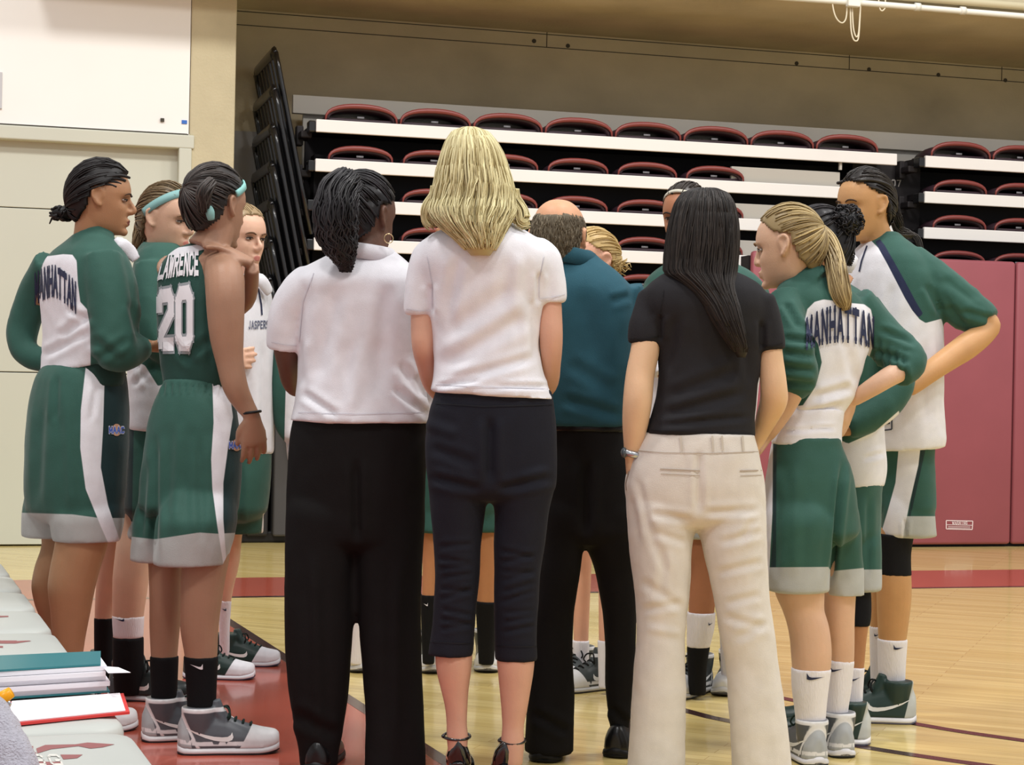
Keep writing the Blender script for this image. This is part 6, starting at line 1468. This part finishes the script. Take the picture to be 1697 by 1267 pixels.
mb = MB(); p.hips(mb, [(770, 1086, 1238), (840, 1084, 1242), (860, 1084, 1242)], 0, (.6, .5)); p.leg(mb, [(820, 1120, 1200), (892, 1124, 1198)], 800, 0, 1158, f9); p.leg(mb, [(820, 1170, 1244), (890, 1172, 1244)], 800, 0, 1150, f9b); p.wear('shorts', mb, M_SHORTS, .011, 4, None, (), {'dark': no, 'hem': hem_mask([(1060, 860), (1260, 860)]), 'stripe': no})
sock(p, 'sock', [(1014, 1138, 1186), (1040, 1138, 1184), (1072, 1138, 1176)], M_SOCKW, 800, 0, 1158, f9, (1174, 1034, 1182, 1031, 4)); sock(p, 'ankle_brace', [(1070, 1138, 1177), (1100, 1139, 1172), (1150, 1141, 1170)], M_SOCKB, 800, 0, 1158, f9); sock(p, 'sock', [(1030, 1192, 1230), (1150, 1196, 1224)], M_SOCKW, 800, 0, 1150, f9b)
p.shoe(1157, 1145, -150, SH_WB, 1.05); p.shoe(1212, 1138, -165, SH_WB, 1.05)
h = MB(); p.cap(h, .009); p.slick(h, (0, -.9, .3), 150, .011, seed=83); p.hair(h, lin(34, 28, 26), lin(84, 74, 66)); p.band(35, .006, col=lin(196, 192, 176), zc=.055)

p = Person('player facing the coaches, only legs in black socks showing behind the blonde woman', 7.0, 757, lin(196, 138, 96))
p.head(760, 392, 0, 178, -8, 0, 1.0); p.limb(p.body, [(760, 415, 0, 25), (760, 450, .02, 26), (760, 475, .02, 34)])
p.st(p.body, [(470, 725, 795), (500, 700, 820), (600, 705, 812), (780, 706, 810), (840, 704, 814)], 0, .6, k=.92)
fa, fb = fd(707, 1118) - 7.0, fd(806, 1114) - 7.0
p.leg(p.body, [(820, 690, 748), (880, 696, 736), (940, 700, 728), (985, 699, 724), (1040, 700, 720), (1100, 701, 719)], 800, 0, 1118, fa); p.leg(p.body, [(820, 776, 838), (880, 784, 832), (940, 788, 828), (1000, 790, 824), (1050, 792, 820), (1100, 794, 818)], 800, 0, 1114, fb)
sl = [(712, 505, 0, 22), (700, 580, -.05, 20), (720, 640, -.12, 16)]; sr = [(808, 505, 0, 22), (820, 580, -.05, 20), (800, 640, -.12, 16)]
for q in (sl, sr): p.limb(p.body, [(x, y, d_, r * .7) for x, y, d_, r in q])
p.finish(.0065); p.eyes()
mb = MB(); p.st(mb, [(462, 735, 785), (480, 708, 812), (510, 694, 826), (600, 696, 822), (745, 696, 822)], 0, .62); p.limb(mb, sl); p.limb(mb, sr); p.wear('jacket', mb, M_JACK, .011, 4, None, (), {'white': lambda v, uv, fr: (uv[:, 1] - 540) * .002 if False else np.where(fr, (uv[:, 1] - 540) * .002, -.1), 'pipe': no})
mb = MB(); p.hips(mb, [(690, 697, 822), (800, 692, 828), (840, 692, 828)], 0, (.62, .5)); p.leg(mb, [(800, 690, 760), (882, 686, 756)], 800, 0, 1118, fa); p.leg(mb, [(800, 758, 828), (880, 762, 834)], 800, 0, 1114, fb); p.wear('shorts', mb, M_SHORTS, .011, 4, None, (), {'dark': no, 'hem': hem_mask([(660, 905), (860, 905)]), 'stripe': no})
sock(p, 'sock', [(985, 697, 726), (1040, 698, 722), (1100, 700, 720)], M_SOCKB, 800, 0, 1118, fa, (709, 1002, 701, 999, 4), M_PRINTW); sock(p, 'sock', [(995, 787, 826), (1040, 790, 822), (1100, 793, 819)], M_SOCKB, 800, 0, 1114, fb)
p.shoe(708, 1102, 172, SH_WB, 1.0); p.shoe(806, 1100, 178, SH_WB, 1.05)
h = MB(); p.cap(h, .008); p.slick(h, (0, -.8, .5), 90, .010, seed=85); p.hair(h, lin(40, 32, 28), lin(90, 76, 64))

p = Person('player hidden behind the black-trousered coach, only jacket edge and one white sock showing', 7.0, 580, lin(170, 114, 82))
p.head(588, 392, 0, 160, -8, 0, 1.0); p.limb(p.body, [(586, 415, 0, 25), (582, 450, .02, 26), (580, 475, .02, 34)])
p.st(p.body, [(470, 545, 615), (500, 520, 640), (600, 522, 636), (760, 510, 640), (840, 520, 640)], 0, .6, k=.92)
fa = fd(588, 1114) - 7.0
p.leg(p.body, [(820, 560, 622), (940, 572, 612), (1000, 576, 606), (1100, 580, 602)], 800, 0, 1114, fa); p.leg(p.body, [(820, 505, 562), (940, 510, 548), (1090, 516, 538)], 800, 0, 1100, .05)
sl = [(520, 505, 0, 24), (478, 570, -.04, 24), (468, 640, -.06, 22), (472, 700, -.05, 18), (484, 725, -.05, 14)]; sr = [(640, 505, 0, 22), (650, 580, -.05, 20), (630, 640, -.12, 16)]
for q in (sl, sr): p.limb(p.body, [(x, y, d_, r * .7) for x, y, d_, r in q])
p.finish(.0065); p.eyes()
mb = MB(); p.st(mb, [(462, 555, 605), (480, 530, 632), (510, 514, 646), (600, 500, 646), (680, 478, 646), (740, 474, 646), (772, 478, 644)], 0, .55); p.limb(mb, sl); p.limb(mb, sr)
p.wear('jacket', mb, M_JACK, .010, 4, None, (), {'white': jmask(p, [(474, 625), (500, 600), (660, 560), (660, 800), (470, 800), (472, 700)], [sl, sr], 560), 'pipe': no})
mb = MB(); p.hips(mb, [(740, 500, 642), (800, 500, 645), (840, 500, 645)], 0, (.62, .5)); p.leg(mb, [(800, 560, 642), (885, 562, 640)], 800, 0, 1114, fa); p.leg(mb, [(800, 498, 575), (885, 496, 572)], 800, 0, 1100, .05); p.wear('shorts', mb, M_SHORTS, .011, 4, None, (), {'dark': no, 'hem': hem_mask([(460, 850), (660, 850)]), 'stripe': no})
sock(p, 'sock', [(978, 574, 608), (1040, 577, 605), (1100, 579, 603)], M_SOCKW, 800, 0, 1114, fa); sock(p, 'sock', [(990, 508, 545), (1090, 514, 540)], M_SOCKW, 800, 0, 1100, .05)
p.shoe(590, 1100, 170, SH_WB, 1.05); p.shoe(527, 1092, 165, SH_WB, 1.0)
h = MB(); p.cap(h, .008); p.slick(h, (0, -.8, .5), 90, .010, seed=87); p.hair(h, lin(30, 26, 24), lin(80, 70, 60))
